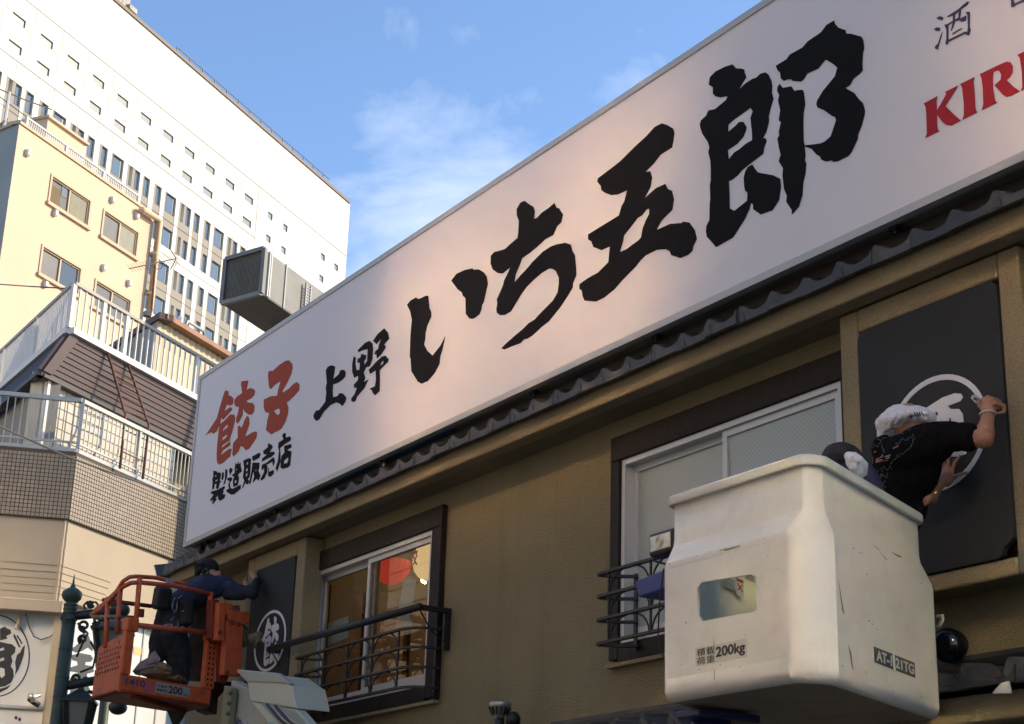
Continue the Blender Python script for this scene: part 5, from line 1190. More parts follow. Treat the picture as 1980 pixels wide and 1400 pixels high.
# corner posts
def post(x0, y0, x1, y1, w_, on, nm='post', m=M_or):
    p, q = on(x0, y0), on(x1, y1); q = Vector((p.x, p.y, q.z)); MB().bar(p, q, w_, w_ * .8, up=nB).build(nm, m, lift, bevel=.006)
MB().bar(Nc + up_ * zk - nB * .01 + dB * .05, Nc + up_ * onB(260, 1222).z - nB * .01 + dB * .05, .09, .05, up=nB).build('corner_post', M_or, lift, bevel=.006)
zc1 = onB(258, 1208).z; MB().bar(Nc + up_ * (zc1 - .06) + dB * .06 - nB * .01, Nc + up_ * (zc1 + .05) + dB * .06 - nB * .01, .12, .08, up=nB).build('corner_cap', M_or, lift, bevel=.01)
pr_ = onB(403, 1310); zr1 = onB(404, 1228).z; pB_ = Vector((pr_.x, pr_.y, 0))
MB().bar(pB_ + up_ * zk - nB * .01, pB_ + up_ * zr1 - nB * .01, .12, .05, up=nB).build('corner_post', M_or, lift, bevel=.006)
# holes in right post: flat discs, the shade inside holes painted dark
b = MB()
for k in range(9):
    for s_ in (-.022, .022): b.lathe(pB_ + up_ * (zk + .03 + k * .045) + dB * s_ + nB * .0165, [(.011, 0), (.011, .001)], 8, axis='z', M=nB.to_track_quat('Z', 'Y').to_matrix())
b.build('hole_shade_discs', mat('hole_dark', (.02, .01, .008), .9), lift)
MB().tube([Nc + up_ * zc1 + dB * .08, pB_ + up_ * (zr1 + .02) - dB * .02], .022, 10).build('mid_rail', M_or2, lift, smooth=True)
MB().box(-.07, .07, -.045, .045, -.05, .05, Matrix.Translation(pB_ + up_ * zr1) @ nB.to_track_quat('Y', 'Z').to_matrix().to_4x4()).build('corner_cap', M_or, lift, bevel=.01)
# curved top rails
def onM(x, y, t):   # a vertical plane between the two sides
    return PP(x, y, Nc - nB * t, nB)
r1 = [onA(213, 1195), ]
zt0 = onB(268, 1117).z
top1 = [onB(412, 1150), onB(340, 1133), onB(270, 1126), onB(253, 1127), onA(237, 1135), onA(215, 1158), onA(196, 1178), onA(180, 1187), onA(177, 1189)]
MB().tube(top1, .020, 10).build('top_rail', M_or2, lift, smooth=True)
top2 = [onM(420, 1140, .35), onM(345, 1127, .35), onM(300, 1117, .35), onM(262, 1114.5, .3), onM(250, 1116, .2), onM(238, 1124, .1), onA(226, 1143), onA(200, 1168), onA(184, 1180)]
MB().tube(top2, .019, 10).build('top_rail', M_or, lift, smooth=True)
MB().tube([onA(178, 1189), onA(181, 1193), onA(200, 1192.5), onA(235, 1193), onM(262, 1194.5, .2)], .018, 10).build('side_rail', mat('green_scuffed_rail', (.16, .14, .07), .6, var=.6, vscale=10), lift, smooth=True)
MB().tube([onA(200, 1160), onM(245, 1166, .15), onM(292, 1172, .3)], .018, 8).build('side_rail', M_ored, lift, smooth=True)
for (x0, y0, x1, y1, on, r) in ((204, 1252, 209, 1155, onA, .0225), (226, 1225, 233, 1140, onA, .022), (262, 1212, 270, 1117, onB, .0225), (404, 1225, 407, 1145, onB, .0235)):
    p, q = on(x0, y0), on(x1, y1); MB().tube([p, q], r, 10).build('rail_post', M_or if r > .0222 else M_or2, lift, smooth=True)
MB().tube([onM(272, 1193, .25), onM(273, 1178, .25)], .03, 8).build('rail_post', M_ored, lift)
# back panel, control column, mast carriage to the right
M_grn = mat('scuffed_grey_green', (.10, .085, .065), .7, var=.5, vscale=6, dirt=.5, dcol=(.35, .06, .03), dscale=5)
MB().prism([onM(356, 1315, .25), onM(392, 1318, .25), onM(402, 1160, .25), onM(378, 1166, .25)], -nB * .03).build('back_panel', M_grn, lift)
def cboard(nm, pts, t, d, m, bev=.008):
    if nm != 'x' and pts[0][0] > 400: t -= .17
    MB().prism([onM(x, y, t) for x, y in pts], -nB * d).build(nm, m, lift, bevel=bev)
cboard('carriage_plate', [(432, 1305), (466, 1308), (472, 1183), (440, 1178)], .02, .06, M_or)
cboard('carriage_plate', [(420, 1237), (433, 1240), (437, 1168), (424, 1164)], .0, .08, M_or)
cboard('carriage_plate', [(409, 1235), (420, 1238), (425, 1160), (411, 1158)], .05, .08, M_ored)
cboard('carriage_cap', [(438, 1180), (481, 1183), (484, 1187), (482, 1207), (466, 1207), (440, 1197)], .0, .12, M_or)
cboard('carriage_cap', [(430, 1164), (448, 1165), (448, 1180), (440, 1180), (430, 1176)], .02, .10, M_or)
cboard('pink_plate', [(450, 1170), (464, 1170), (465, 1182), (450, 1180)], .08, .03, mat('faded_red', (.45, .16, .13), .6))
cboard('carriage_bracket', [(438, 1322), (446, 1300), (432, 1236), (425, 1240), (424, 1318)], .12, .05, M_ored)
cboard('hose_plate', [(470, 1206), (480, 1212), (479, 1250), (472, 1252)], .06, .03, mat('mud_brown', (.13, .11, .05), .8, var=.4, vscale=20))
MB().tube([PY(482, 1230, .08), PY(492, 1235, .06), PY(500, 1230, .06), PY(503, 1243, .06), PY(494, 1250, .06)], [.02, .05, .045, .04, .02], 8).build('taped_hose', mat('muddy_tape', (.16, .13, .07), .8, var=.4, vscale=25), lift, smooth=True)
for (x, y) in ((437, 1190), (449, 1205), (462, 1207), (440, 1300), (462, 1301), (424, 1222)):
    MB().lathe(onM(x, y, -.175), [(.018, 0), (.014, .012)], 8, M=nB.to_track_quat('Z', 'Y').to_matrix()).build('bolt', M_ored, lift)
cboard('turntable_arm', [(400, 1374), (420, 1382), (425, 1322), (452, 1330), (448, 1318), (412, 1318)], .2, .15, mat('dark_red_steel', (.06, .02, .015), .6), .01)
b = MB()
for i_, (x, y) in enumerate(((420, 1165), (428, 1168), (436, 1162), (414, 1172), (407, 1190), (410, 1205))): 
    b.tube([onM(x, y, -.05), onM(x - 6, y + 9, -.06), onM(x + 3, y + 16, -.05)], .005, 5)
b.build('wire_tangle', mat('wire_grey', (.15, .13, .11), .6), lift)
MB().tube([onM(415, 1145, .1), onM(422, 1149, .1), onM(424, 1155, .1)], .02, 8).build('rope_knot', mat('cream_rope', (.45, .36, .22), .9), lift)
# numbers and label on the kick panel
def Bw(x0, y0, x1, y1):
    a_, b_ = onB(x0, y0), onB(x1, y1); return a_, (Vector((b_.x, b_.y, 0)) - Vector((a_.x, a_.y, 0))).length
a_, w_ = Bw(242, 1323, 280, 1327); h_ = onB(242, 1310).z - onB(242, 1323).z
text_on(kick, '1410', a_, dB, up_, w_, h_, mat('blue_number', (.03, .06, .30), .5), .02, off=.004)
a_, w_ = Bw(277, 1336, 297, 1339); lb = MB().prism([a_ + nB * .002, a_ + dB * w_ + nB * .002, a_ + dB * w_ + up_ * h_ * 1.25 + nB * .002, a_ + up_ * h_ * 1.25 + nB * .002], nB * .001).build('pink_label', mat('pink_label', (.50, .10, .14), .6, dirt=.3, dcol=(.6, .55, .5), dscale=40), kick)
a_, w_ = Bw(299, 1339, 366, 1346); H_ = onB(299, 1318).z - onB(299, 1339).z
lb = MB().prism([a_ + nB * .002, a_ + dB * w_ + nB * .002, a_ + dB * w_ + up_ * H_ + nB * .002, a_ + up_ * H_ + nB * .002], nB * .001).build('capacity_label', mat('label_grey', (.36, .35, .33), .5), kick)
text_on(kick, '200', a_ + dB * w_ * .38 + up_ * H_ * .15, dB, up_, w_ * .40, H_ * .72, M_ink, .02, off=.004)
text_on(kick, 'kg', a_ + dB * w_ * .83 + up_ * H_ * .1, dB, up_, w_ * .13, H_ * .28, M_ink, .0, off=.004)
text_on(kick, '作業床', a_ + dB * w_ * .04 + up_ * H_ * .55, dB, up_, w_ * .30, H_ * .26, M_ink, .0, off=.004)
text_on(kick, '積載荷重', a_ + dB * w_ * .04 + up_ * H_ * .18, dB, up_, w_ * .30, H_ * .26, M_ink, .0, off=.004)
# paper bags on the floor
for pts, t_, m_, lab in ((((262, 1305), (256, 1298), (270, 1280), (285, 1272), (293, 1262), (300, 1258), (302, 1272), (296, 1300), (290, 1308)), .12, mat('pink_sack', (.33, .23, .20), .9, var=.25, vscale=9), 'pinkish paper sack slumped in the left corner of the orange basket'),
        (((268, 1304), (276, 1292), (290, 1281), (305, 1278), (318, 1281), (325, 1296), (326, 1310), (360, 1314), (364, 1319), (330, 1321), (300, 1316)), .06, mat('brown_paper', (.27, .17, .09), .9, var=.3, vscale=10, bump=.6, bscale=25), 'crumpled brown paper sack lying on the floor of the orange basket')):
    sk_ = thing('paper_sack', lab, 'sack', onM(*pts[0], t_), 'paper sacks in the basket')
    b = MB(); P3 = [onM(x, y, t_) for x, y in pts]; cc = sum(P3, Vector()) / len(P3)
    b.v = P3 + [p.lerp(cc, .35) + nB * (.07 + .03 * math.sin(k * 2.3)) for k, p in enumerate(P3)] + [p.lerp(cc, .7) + nB * (.08 + .03 * math.cos(k * 3.1)) for k, p in enumerate(P3)] + [cc + nB * .10, cc - nB * .05]
    m1 = len(P3)
    for r in range(2):
        for k in range(m1): k2 = (k + 1) % m1; b.f.append((r * m1 + k, r * m1 + k2, (r + 1) * m1 + k2, (r + 1) * m1 + k))
    for k in range(m1): k2 = (k + 1) % m1; b.f.append((2 * m1 + k, 2 * m1 + k2, 3 * m1)); b.f.append((k2, k, 3 * m1 + 1))
    b.build('bag', m_, sk_)
# white boom of this lift, running down right
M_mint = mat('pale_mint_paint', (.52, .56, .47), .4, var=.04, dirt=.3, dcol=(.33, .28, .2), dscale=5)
boom = thing('lift_boom', 'pale mint boom head of the orange lift with hydraulic hoses, at bottom of frame', 'lift boom', PY(500, 1340, -.4))
def ob(nm, pts, t, d, m, bev=.01): return MB().prism([PY(x, y, -.45 + t * 1.2) for x, y in pts], (0, d, 0)).build(nm, m, boom, bevel=bev)
# boxy hood
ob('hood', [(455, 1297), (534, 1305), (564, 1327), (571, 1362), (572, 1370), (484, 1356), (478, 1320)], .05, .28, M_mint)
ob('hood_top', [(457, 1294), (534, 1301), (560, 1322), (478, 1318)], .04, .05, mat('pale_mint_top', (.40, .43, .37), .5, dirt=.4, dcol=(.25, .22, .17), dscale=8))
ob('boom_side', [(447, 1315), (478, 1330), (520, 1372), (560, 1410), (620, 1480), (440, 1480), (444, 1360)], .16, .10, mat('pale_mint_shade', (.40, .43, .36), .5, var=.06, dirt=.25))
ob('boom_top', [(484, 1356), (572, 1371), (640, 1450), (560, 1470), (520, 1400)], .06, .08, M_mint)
ob('hinge_plate', [(433, 1325), (447, 1330), (440, 1410), (424, 1405)], .10, .06, mat('hinge_olive', (.22, .22, .14), .6, var=.2))
for k in range(5): MB().tube([PY(508 + k * 8, 1360 + k * 1.5, -.47), PY(528 + k * 9, 1385 + k * 2, -.48), PY(560 + k * 12, 1420, -.47)], .010, 6).build('hose', [M_paleal, M_iron][k % 2], boom, smooth=True)
for (x, y) in ((445, 1340), (442, 1360), (440, 1380)): MB().lathe(PY(x, y, -.36), [(.02, 0), (.015, .015)], 8, M=nB.to_track_quat('Z', 'Y').to_matrix()).build('bolt', M_frame_d, boom)
lb = ob('maker_label', [(453, 1378), (478, 1395), (476, 1420), (452, 1405)], .155, .005, mat('label_pale', (.42, .44, .46), .5), .0)
a_ = PY(455, 1404, -.27); text_on(lb, 'AICHI', a_, Vector((.85, 0, -.5)), Vector((.25, 0, 1)), .16, .09, mat('label_navy', (.02, .03, .15), .5), .02, off=.004)
MB().bar(PY(540, 1430, -.3), Vector((PY(540, 1440, -.3).x + 3.0, -1.0, .9)), .22, .28).build('lower_boom', M_mint, boom)
# ---------------------------------------------------------------- green ornamental street gate
M_green = mat('verdigris_paint', (.045, .070, .050), .55, var=.3, vscale=6, dirt=.3, dcol=(.10, .11, .08), dscale=12)
M_green2 = mat('dark_green_iron', (.022, .033, .028), .5, var=.2)
def HG(x, y, h=17.0):
    r = ray(x, y); return CAM + r * (h / math.hypot(r.x, r.y))
SC = 17.0 / FPX * 1.04
def finial(x, y_tip, k, h, label):
    tip = HG(x, y_tip, h); s_ = k * h / FPX * 1.03
    t_ = thing('gate_post', label, 'post', (tip.x, tip.y, 0), 'green gate posts')
    c = Vector((tip.x, tip.y, tip.z))
    pr = [(.6, 0), (1.5, -9), (2.2, -17), (4.5, -21), (5, -24), (11, -27), (17, -32), (18.5, -38), (17, -45), (11, -51), (9, -53), (12.5, -55), (13, -58), (10.5, -60), (12.5, -62), (13, -65), (10.5, -67), (12, -69), (12.5, -72), (10, -74), (12, -76), (12.5, -80), (14, -82), (14, -85), (11, -87), (11, -90)]
    MB().lathe(c, [(a * s_, b_ * s_) for a, b_ in pr], 20).build('finial', M_green, t_, smooth=True)
    MB().lathe((c.x, c.y, 0), [(.12 * s_ / .0054, 0), (.075 * s_ / .0054, .5), (.066 * s_ / .0054, c.z - 90 * s_), (.06 * s_ / .0054, c.z - 89 * s_)], 16).build('shaft', M_green, t_, smooth=True)
    for z in (-92, -140, -190, -225): MB().lathe(c + Vector((0, 0, z * s_)), [(11.5 * s_, 0), (13 * s_, 1.5 * s_), (13 * s_, 4 * s_), (11.5 * s_, 5.5 * s_)], 16).build('collar', M_green, t_)
    return t_
g1_ = finial(144, 1111, 1.0, 17, 'dark green ornamental street post with onion finial, left of the orange basket')
g2_ = finial(227, 1136, .72, 19, 'smaller green post with onion finial seen behind the orange basket rails')
sc_ = thing('gate_scrollwork', 'dark green iron cross bars and scrolls between the two green posts', 'ironwork', HG(180, 1200))
for a_, b_ in (((128, 1193), (240, 1180)), ((118, 1328), (190, 1315))): MB().tube([HG(*a_), HG(*b_)], .045, 10).build('cross_bar', M_green2, sc_, smooth=True)
for a_ in ((128, 1193), (240, 1180), (118, 1328)):
    b = MB(); ell(b, HG(*a_), (.06, .06, .06)); b.build('ball_end', M_green2, sc_, smooth=True)
def spiral(x, y, r0, turns, a0, s_=1):
    n_ = 26; return [HG(x + s_ * r0 * (1 - k / n_ * .8) * math.cos(a0 + turns * 2 * math.pi * k / n_), y + r0 * (1 - k / n_ * .8) * math.sin(a0 + turns * 2 * math.pi * k / n_)) for k in range(n_ + 1)]
for (x, y, r, a0, s_) in ((163, 1210, 12, 1.2, 1), (186, 1200, 8, .5, -1), (160, 1236, 9, 2, 1), (175, 1345, 12, 1, 1), (198, 1192, 9, 0, 1), (175, 1168, 7, .4, 1), (160, 1352, 9, 2.4, -1), (148, 1312, 10, 1.5, 1), (165, 1316, 9, .2, -1)):
    MB().tube(spiral(x, y, r, 1.3, a0, s_), .016, 6).build('scroll', M_green2, sc_, smooth=True)
for pts in (((150, 1205), (170, 1225), (158, 1248), (148, 1270)), ((155, 1300), (180, 1290), (186, 1262), (175, 1240)), ((165, 1178), (162, 1170), (170, 1163)), ((185, 1178), (190, 1170), (184, 1163)), ((170, 1163), (176, 1172), (182, 1163))):
    MB().tube([HG(*p) for p in pts], .012, 6).build('scroll', M_green2, sc_, smooth=True)
def lant(xc, yr, w_, hb, label, h):
    c = HG(xc, yr, h); s_ = h / FPX * 1.03
    t_ = thing('gate_lantern', label, 'lantern', c, 'lanterns of the green gate')
    def pyr(r0, z0_, r1, z1_, a0=.35): 
        return [c + Vector((r * s_ * math.cos(a0 + k * math.pi / 2), r * s_ * math.sin(a0 + k * math.pi / 2), z * s_)) for r, z in ((r0, z0_), (r1, z1_)) for k in range(4)]
    def fr(nm, r0, z0_, r1, z1_, m): 
        MB().add(pyr(r0, z0_, r1, z1_), [(0, 1, 2, 3), (7, 6, 5, 4), (0, 4, 5, 1), (1, 5, 6, 2), (2, 6, 7, 3), (3, 7, 4, 0)]).build(nm, m, t_)
    fr('roof', w_, -3, w_ * .22, 16, M_green2); fr('roof_rim', w_, -7, w_, -3.05, M_green2); fr('cap', w_ * .2, 16.1, w_ * .12, 22, M_green2)
    fr('glass', w_ * .42, -7.2 - hb, w_ * .74, -7.1, mat('lantern_glass', (.16, .19, .18), .25, spec=.8))
    P0, P1 = pyr(w_ * .44, -7.2 - hb, w_ * .77, -7.1), None
    for k in range(4): MB().bar(P0[k], P0[k + 4], .05, .05, up=(1, 0, 0)).build('corner_bar', M_green2, t_)
    fr('foot', w_ * .25, -15 - hb, w_ * .5, -7.3 - hb, M_green2)
lant(219, 1215, 52, 68, 'green four sided lantern with sloping roof, behind the orange basket side', 18)
lant(155, 1352, 42, 80, 'lower green four sided lantern at the bottom left beside the green post', 17)
dk = thing('gate_finial', 'dark rounded gate ornament poking out below the orange basket', 'ornament', HG(225, 1380, 16))
b = MB(); ell(b, HG(228, 1368, 16.5), (.09, .09, .07)); b.build('bowl', M_green2, dk, smooth=True)
dk = thing('gate_finial', 'dark pointed ornament poking out below the right half of the orange basket', 'ornament', HG(342, 1385, 15))
MB().lathe(HG(342, 1374, 15), [(.10, .02), (.085, -.02), (.03, -.12), (.015, -.2)], 4).build('spike', M_green2, dk)

# ---------------------------------------------------------------- shop signs on the ground floor of the cream building
def onL(x, y): return PP(x, y, Cc + Ln * .12, Ln)
def onR(x, y): return PP(x, y, Cc + ND * .12, ND)
ls = thing('round_logo_sign', 'white signboard with a big round black brush emblem, at the far left edge', 'sign', onL(40, 1360))
M_wb = mat('white_signboard', (.55, .56, .54), .35, dirt=.12, dcol=(.4, .38, .3))
zA = onL(60, 1186).z; zBt = onL(60, 1366).z; rt = onL(103, 1250)
Lr = Vector((rt.x, rt.y, 0))
MB().prism([Lr + up_ * zBt, Lr - L78 * 4 + up_ * zBt, Lr - L78 * 4 + up_ * zA, Lr + up_ * zA], -Ln * .06).build('board', M_wb, ls)
MB().prism([Lr + up_ * (zBt - .9), Lr - L78 * 4 + up_ * (zBt - .9), Lr - L78 * 4 + up_ * (zBt - .04), Lr + up_ * (zBt - .04)], -Ln * .06).build('lower_board', M_wb, ls)
MB().bar(Lr + up_ * (zBt - .02) + Ln * .02, Lr - L78 * 4 + up_ * (zBt - .02) + Ln * .02, .05, .04).build('ledge', M_paleal, ls)
zC0, zC1 = onL(60, 1187).z, onL(60, 1164).z
ce = onL(122, 1180); ce = Vector((ce.x, ce.y, 0))
MB().prism([ce + up_ * zC0, ce - L78 * 4 + up_ * zC0, ce - L78 * 4 + up_ * zC1, ce + up_ * zC1], Ln * .25).build('cornice', M_cream, til, bevel=.01)
# emblem drawn on the board plane
def Lmesh(polys, m, nm, lift_=.004, par=ls):
    # polys in px -> board plane coords (distance along L78, z)
    pp_ = []
    for pl in polys:
        q = []
        for x, y in pl:
            P = onL(x, y); q.append(((P - Cc).dot(L78), P.z))
        pp_.append(q)
    M = Matrix(((L78.x, 0, Ln.x, Cc.x + Ln.x * (.12 + lift_)), (L78.y, 0, Ln.y, Cc.y + Ln.y * (.12 + lift_)), (0, 1, Ln.z, 0), (0, 0, 0, 1)))
    return place_mesh(flat_mesh(pp_, .001), nm, M, m, par)
def circ(cx_, cy_, rx, ry, n_=40): return [(cx_ + rx * math.cos(2 * math.pi * k / n_), cy_ + ry * math.sin(2 * math.pi * k / n_)) for k in range(n_)]
Lmesh([circ(-8, 1268, 66, 80), circ(-8, 1268, 63.5, 77.5)], M_ink, 'thin_ring')
z7 = lambda pts: [(x / 4.117, 1060 + y / 4.117) for x, y in pts]
Lmesh([z7([(200, 770), (190, 850), (150, 960), (120, 1010), (125, 960), (120, 910), (135, 850), (160, 830), (180, 790)]),
       z7([(0, 640), (40, 625), (85, 650), (90, 680), (50, 700), (60, 720), (0, 735)]),
       z7([(0, 745), (40, 755), (95, 765), (125, 790), (120, 830), (90, 860), (100, 900), (85, 940), (105, 970), (110, 1020), (90, 1070), (40, 1100), (-30, 1110), (-80, 1000), (-60, 760)]),
       z7([(0, 800), (30, 790), (35, 810), (0, 820)]), z7([(0, 880), (30, 870), (35, 890), (0, 905)]), z7([(5, 950), (35, 960), (40, 1010), (15, 1035), (0, 1020), (-10, 980)]),
       z7([(115, 680), (135, 720), (165, 790), (150, 790), (120, 730), (105, 700)]), z7([(140, 690), (165, 730), (180, 760), (170, 765), (150, 730), (130, 700)]),
       z7([(0, 1120), (50, 1105), (90, 1085), (60, 1120), (0, 1150), (-60, 1150)])], M_ink, 'emblem')
for (x, y) in ((31, 1388), (38, 1391)): Lmesh([circ(x, y, 3.2, 3.6, 14)], M_navy, 'dot')
slm = thing('sign_spotlight', 'small black and silver spotlight on the ledge of the round emblem sign', 'lamp', onL(66, 1355))
c = onL(58, 1354) + Ln * .2
MB().lathe(c, [(.06, .0), (.075, .05), (.03, .09), (.03, .16)], 12, M=Vector((-.6, -.3, .3)).to_track_quat('Z', 'Y').to_matrix().inverted()).build('lamp_head', mat('brushed_silver', (.45, .45, .44), .3, metal=.8), slm, smooth=True)
MB().tube([c, onL(66, 1360) + Ln * .15, onL(76, 1366) + Ln * .12], .04, 10).build('body', M_iron, slm, smooth=True)
rp2 = thing('rusty_corner_post', 'rust streaked corner post between the two white signs, behind the green post', 'post', onL(110, 1400))
rr0 = PP(111, 1250, Cc + Ln * .16, Ln); rr0 = Vector((rr0.x, rr0.y, 0))
MB().bar(rr0 + up_ * 1.0, rr0 + up_ * (zC0 - .02), .16, .14, up=Ln).build('post', mat('rust_streak_post', (.40, .33, .22), .7, streak=.8, dcol=(.16, .07, .03)), rp2)
MB().bar(rr0 + up_ * 1.0 + L78 * .13, rr0 + up_ * (zC0 - .02) + L78 * .13, .06, .08, up=Ln).build('post_trim', M_paleal, rp2)
wr_ = thing('loose_wire', 'thin loose wire looping over the round emblem sign', 'wire', onL(70, 1235))
MB().tube([onL(x, y) + Ln * .05 for x, y in ((50, 1187), (57, 1215), (66, 1232), (80, 1238), (98, 1232), (108, 1222))], .009, 5).build('wire', M_frame_d, wr_)
MB().tube([onL(x, y) + Ln * .05 for x, y in ((33, 1217), (36, 1205), (37, 1190))], .03, 6).build('insulator', M_cream, wr_)
# calligraphy sign on the right-hand face
rs = thing('calligraphy_sign', 'pale signboard with thick black brush strokes behind the green post', 'sign', onR(160, 1330))
zR0, zR1 = onR(160, 1420).z, onR(160, 1178).z
p0_, p1_ = onR(124, 1250), onR(410, 1250); p0_.z = p1_.z = 0
MB().prism([p0_ + up_ * zR0, p1_ + up_ * zR0, p1_ + up_ * zR1, p0_ + up_ * zR1], -ND * .06).build('board', M_wb, rs)
MB().prism([p0_ + up_ * zR1, p1_ + up_ * zR1, p1_ + up_ * (zR1 + .12), p0_ + up_ * (zR1 + .12)], ND * .15).build('hood', M_cream, rs)
for x in (262, 300): 
    q = onR(x, 1380); q.z = 0; MB().bar(q + up_ * zR0, q + up_ * zR1, .03, .03, up=ND).build('seam', M_paleal, rs)
def Rmesh(polys, m, nm):
    pp_ = [[((P - Cc).dot(TD), P.z) for P in (onR(x, y) for x, y in pl)] for pl in polys]
    M = Matrix(((TD.x, 0, ND.x, Cc.x + ND.x * .125), (TD.y, 0, ND.y, Cc.y + ND.y * .125), (0, 1, 0, 0), (0, 0, 0, 1)))
    return place_mesh(flat_mesh(pp_, .001), nm, M, m, rs)
Rmesh([z7([(660, 670), (700, 690), (720, 740), (740, 760), (735, 820), (700, 790), (650, 820), (600, 830), (560, 800), (600, 780), (640, 740)]),
       z7([(570, 850), (640, 835), (720, 850), (740, 880), (720, 905), (680, 905), (675, 930), (740, 940), (745, 985), (690, 1000), (690, 1030), (740, 1040), (735, 1080), (560, 1100), (545, 1060), (570, 1020), (620, 1010), (620, 990), (560, 980), (555, 950), (620, 930), (615, 900), (575, 890)]),
       z7([(560, 1110), (700, 1100), (735, 1160), (640, 1190), (560, 1180)])], M_ink, 'brush_stroke')
Rmesh([z7([(1060, 780), (1145, 800), (1140, 855), (1065, 845)])], mat('amber_patch', (.65, .45, .18), .5), 'amber_patch')  # flat amber patch on the board

# ---------------------------------------------------------------- people
M_skin = mat('skin', (.42, .21, .12), .5, var=.12, vscale=14)
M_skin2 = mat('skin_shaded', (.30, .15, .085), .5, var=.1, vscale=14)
M_tee = mat('black_cotton', (.005, .005, .0055), .9, spec=.1, var=.2, vscale=6)
M_towel = mat('white_towel', (.82, .81, .85), .9, var=.04, bump=.5, bscale=90)
M_hair = mat('black_hair', (.012, .010, .010), .5, bump=.6, bscale=150)
M_bluesh = mat('navy_shirt', (.022, .028, .075), .85, var=.2, vscale=8)
M_navysl = mat('dark_navy_sleeve', (.010, .013, .028), .85)
M_trou = mat('charcoal_trousers', (.035, .037, .045), .9, spec=.2, var=.25, vscale=7)
zfl = zB + .0
p1 = thing('person', 'man in black printed T-shirt and white towel headwrap smoothing the emblem on the signboard', 'person', (-5.2, -.35, zfl))
V = Vector
rs_, ls_ = PY(1838, 842, -.04), PY(1714, 868, -.14)
chest = rs_.lerp(ls_, .5); q__ = PY(1716, 1035, -.04); pel = V((q__.x, q__.y, q__.z)); midb = chest.lerp(pel, .5)
ax = (rs_ - ls_).normalized(); bk = V((ax.y, -ax.x, 0))
if bk.y > 0: bk = -bk
def Mfr(x, y, z): return Matrix((x, y, z)).transposed()
upb = (chest - pel).normalized(); yb = upb.cross(ax).normalized()
MT = Mfr(ax, yb, upb)
b = MB()
ell(b, chest - upb * .05, (.215, .12, .15), MT); ell(b, midb + upb * .03, (.178, .115, .20), MT); ell(b, pel + upb * .06, (.172, .12, .20), MT)
limb(b, [rs_ - ax * .05 - upb * .02, ls_ + ax * .05 - upb * .02], [.062, .062])
ell(b, chest + upb * .03, (.13, .085, .06), MT)
elbR = PY(1902, 849, .01); wrR = PY(1910, 806, .10)
slv = rs_.lerp(elbR, .52)
limb(b, [rs_ - ax * .02, slv], [.073, .068])
elbL = PY(1790, 968, .0); wrL = PY(1814, 938, .13)
limb(b, [ls_, ls_.lerp(elbL, .42)], [.07, .066])
shirt1 = solid(b, 'shirt', M_tee, p1, .009, 5, noise_=.018)
b = MB(); limb(b, [rs_, elbR, wrR], [.05, .045, .030]); limb(b, [ls_, elbL, wrL], [.05, .043, .029])
ell(b, elbR, (.047, .047, .045)); ell(b, elbR.lerp(wrR, .3), (.046, .046, .05)); ell(b, elbL.lerp(wrL, .3), (.043, .043, .045))
head = PY(1757, 819, -.02)
ell(b, head, (.078, .092, .10)); limb(b, [chest + upb * .02, head - V((0, 0, .03))], [.062, .055])
ell(b, head + V((.08, .0, -.02)), (.015, .025, .032))
# left hand spread flat on the board
pc = PY(1832, 922, .178)
ell(b, pc, (.043, .016, .050)); limb(b, [wrL, pc], [.029, .026])
def fing(p, q, r0, r1, bow=.012):
    m_ = p.lerp(q, .5) + V((0, -bow, 0)); limb(b, [p, m_, q], [r0, (r0 + r1) / 2, r1], 8)
for (x0, y0, x1, y1, r) in ((1822, 912, 1817.5, 893, .0078), (1827, 908, 1828, 881, .0085), (1834, 906, 1839, 875, .009), (1842, 908, 1857, 881, .0085), (1843, 924, 1869, 914, .0095)):
    fing(PY(x0, y0, .182), PY(x1, y1, .196), r * 1.15, r * .85)
# right hand closed round the squeegee
hc_ = PY(1911, 785, .125)
ell(b, hc_, (.036, .034, .046)); limb(b, [wrR, hc_], [.030, .032])
for k, (x, y) in enumerate(((1900, 770), (1909, 767), (1919, 771), (1927, 779))):
    k0 = PY(x, y, .105); k1 = k0 + V((.004, .045, -.006)); k2 = k0 + V((-.002, .05, -.035)); k3 = k0 + V((-.006, .012, -.045))
    limb(b, [hc_.lerp(k0, .5), k0, k1, k2, k3], [.013, .0115, .0105, .0095, .008], 8)
limb(b, [hc_ + V((-.03, .01, -.02)), PY(1893, 783, .13), PY(1893, 772, .15)], [.013, .011, .009], 8)
limb(b, [pel - upb * .02, V((pel.x - .25, pel.y - .2, zfl + .3)), V((pel.x - .3, pel.y - .25, zfl + .04))], [.09, .07, .05])
solid(b, 'body', M_skin, p1, .0055, 3)
b = MB()
for s_ in (-.40, -.24):
    limb(b, [pel + V((-.05, -.02, -.05)), V((pel.x + s_, pel.y - .2, zfl + .40)), V((pel.x + s_, pel.y - .25, zfl + .06))], [.12, .09, .075])
solid(b, 'trousers', M_trou, p1, .012, 4)
b = MB(); hw = PY(1745, 815, -.04)
ell(b, hw + V((0, 0, .005)), (.105, .115, .072)); ell(b, PY(1722, 822, -.07), (.062, .08, .058)); ell(b, PY(1776, 806, -.03), (.07, .08, .05)); ell(b, PY(1712, 840, -.09), (.035, .05, .05)); ell(b, PY(1792, 806, -.03), (.03, .06, .035))
rnd = random.Random(3)
for k in range(11):
    a0 = PY(1704 + k * 4, 838 - k * 3 + rnd.uniform(-4, 4), -.13); a1 = PY(1718 + k * 7.5, 797 + (k % 3) * 3, -.13); limb(b, [a0, a0.lerp(a1, .5) + V((0, -.018, .014)), a1], [.010, .015, .008], 8)
solid(b, 'towel_headwrap', M_towel, p1, .004, 1, noise_=.03)
b = MB()
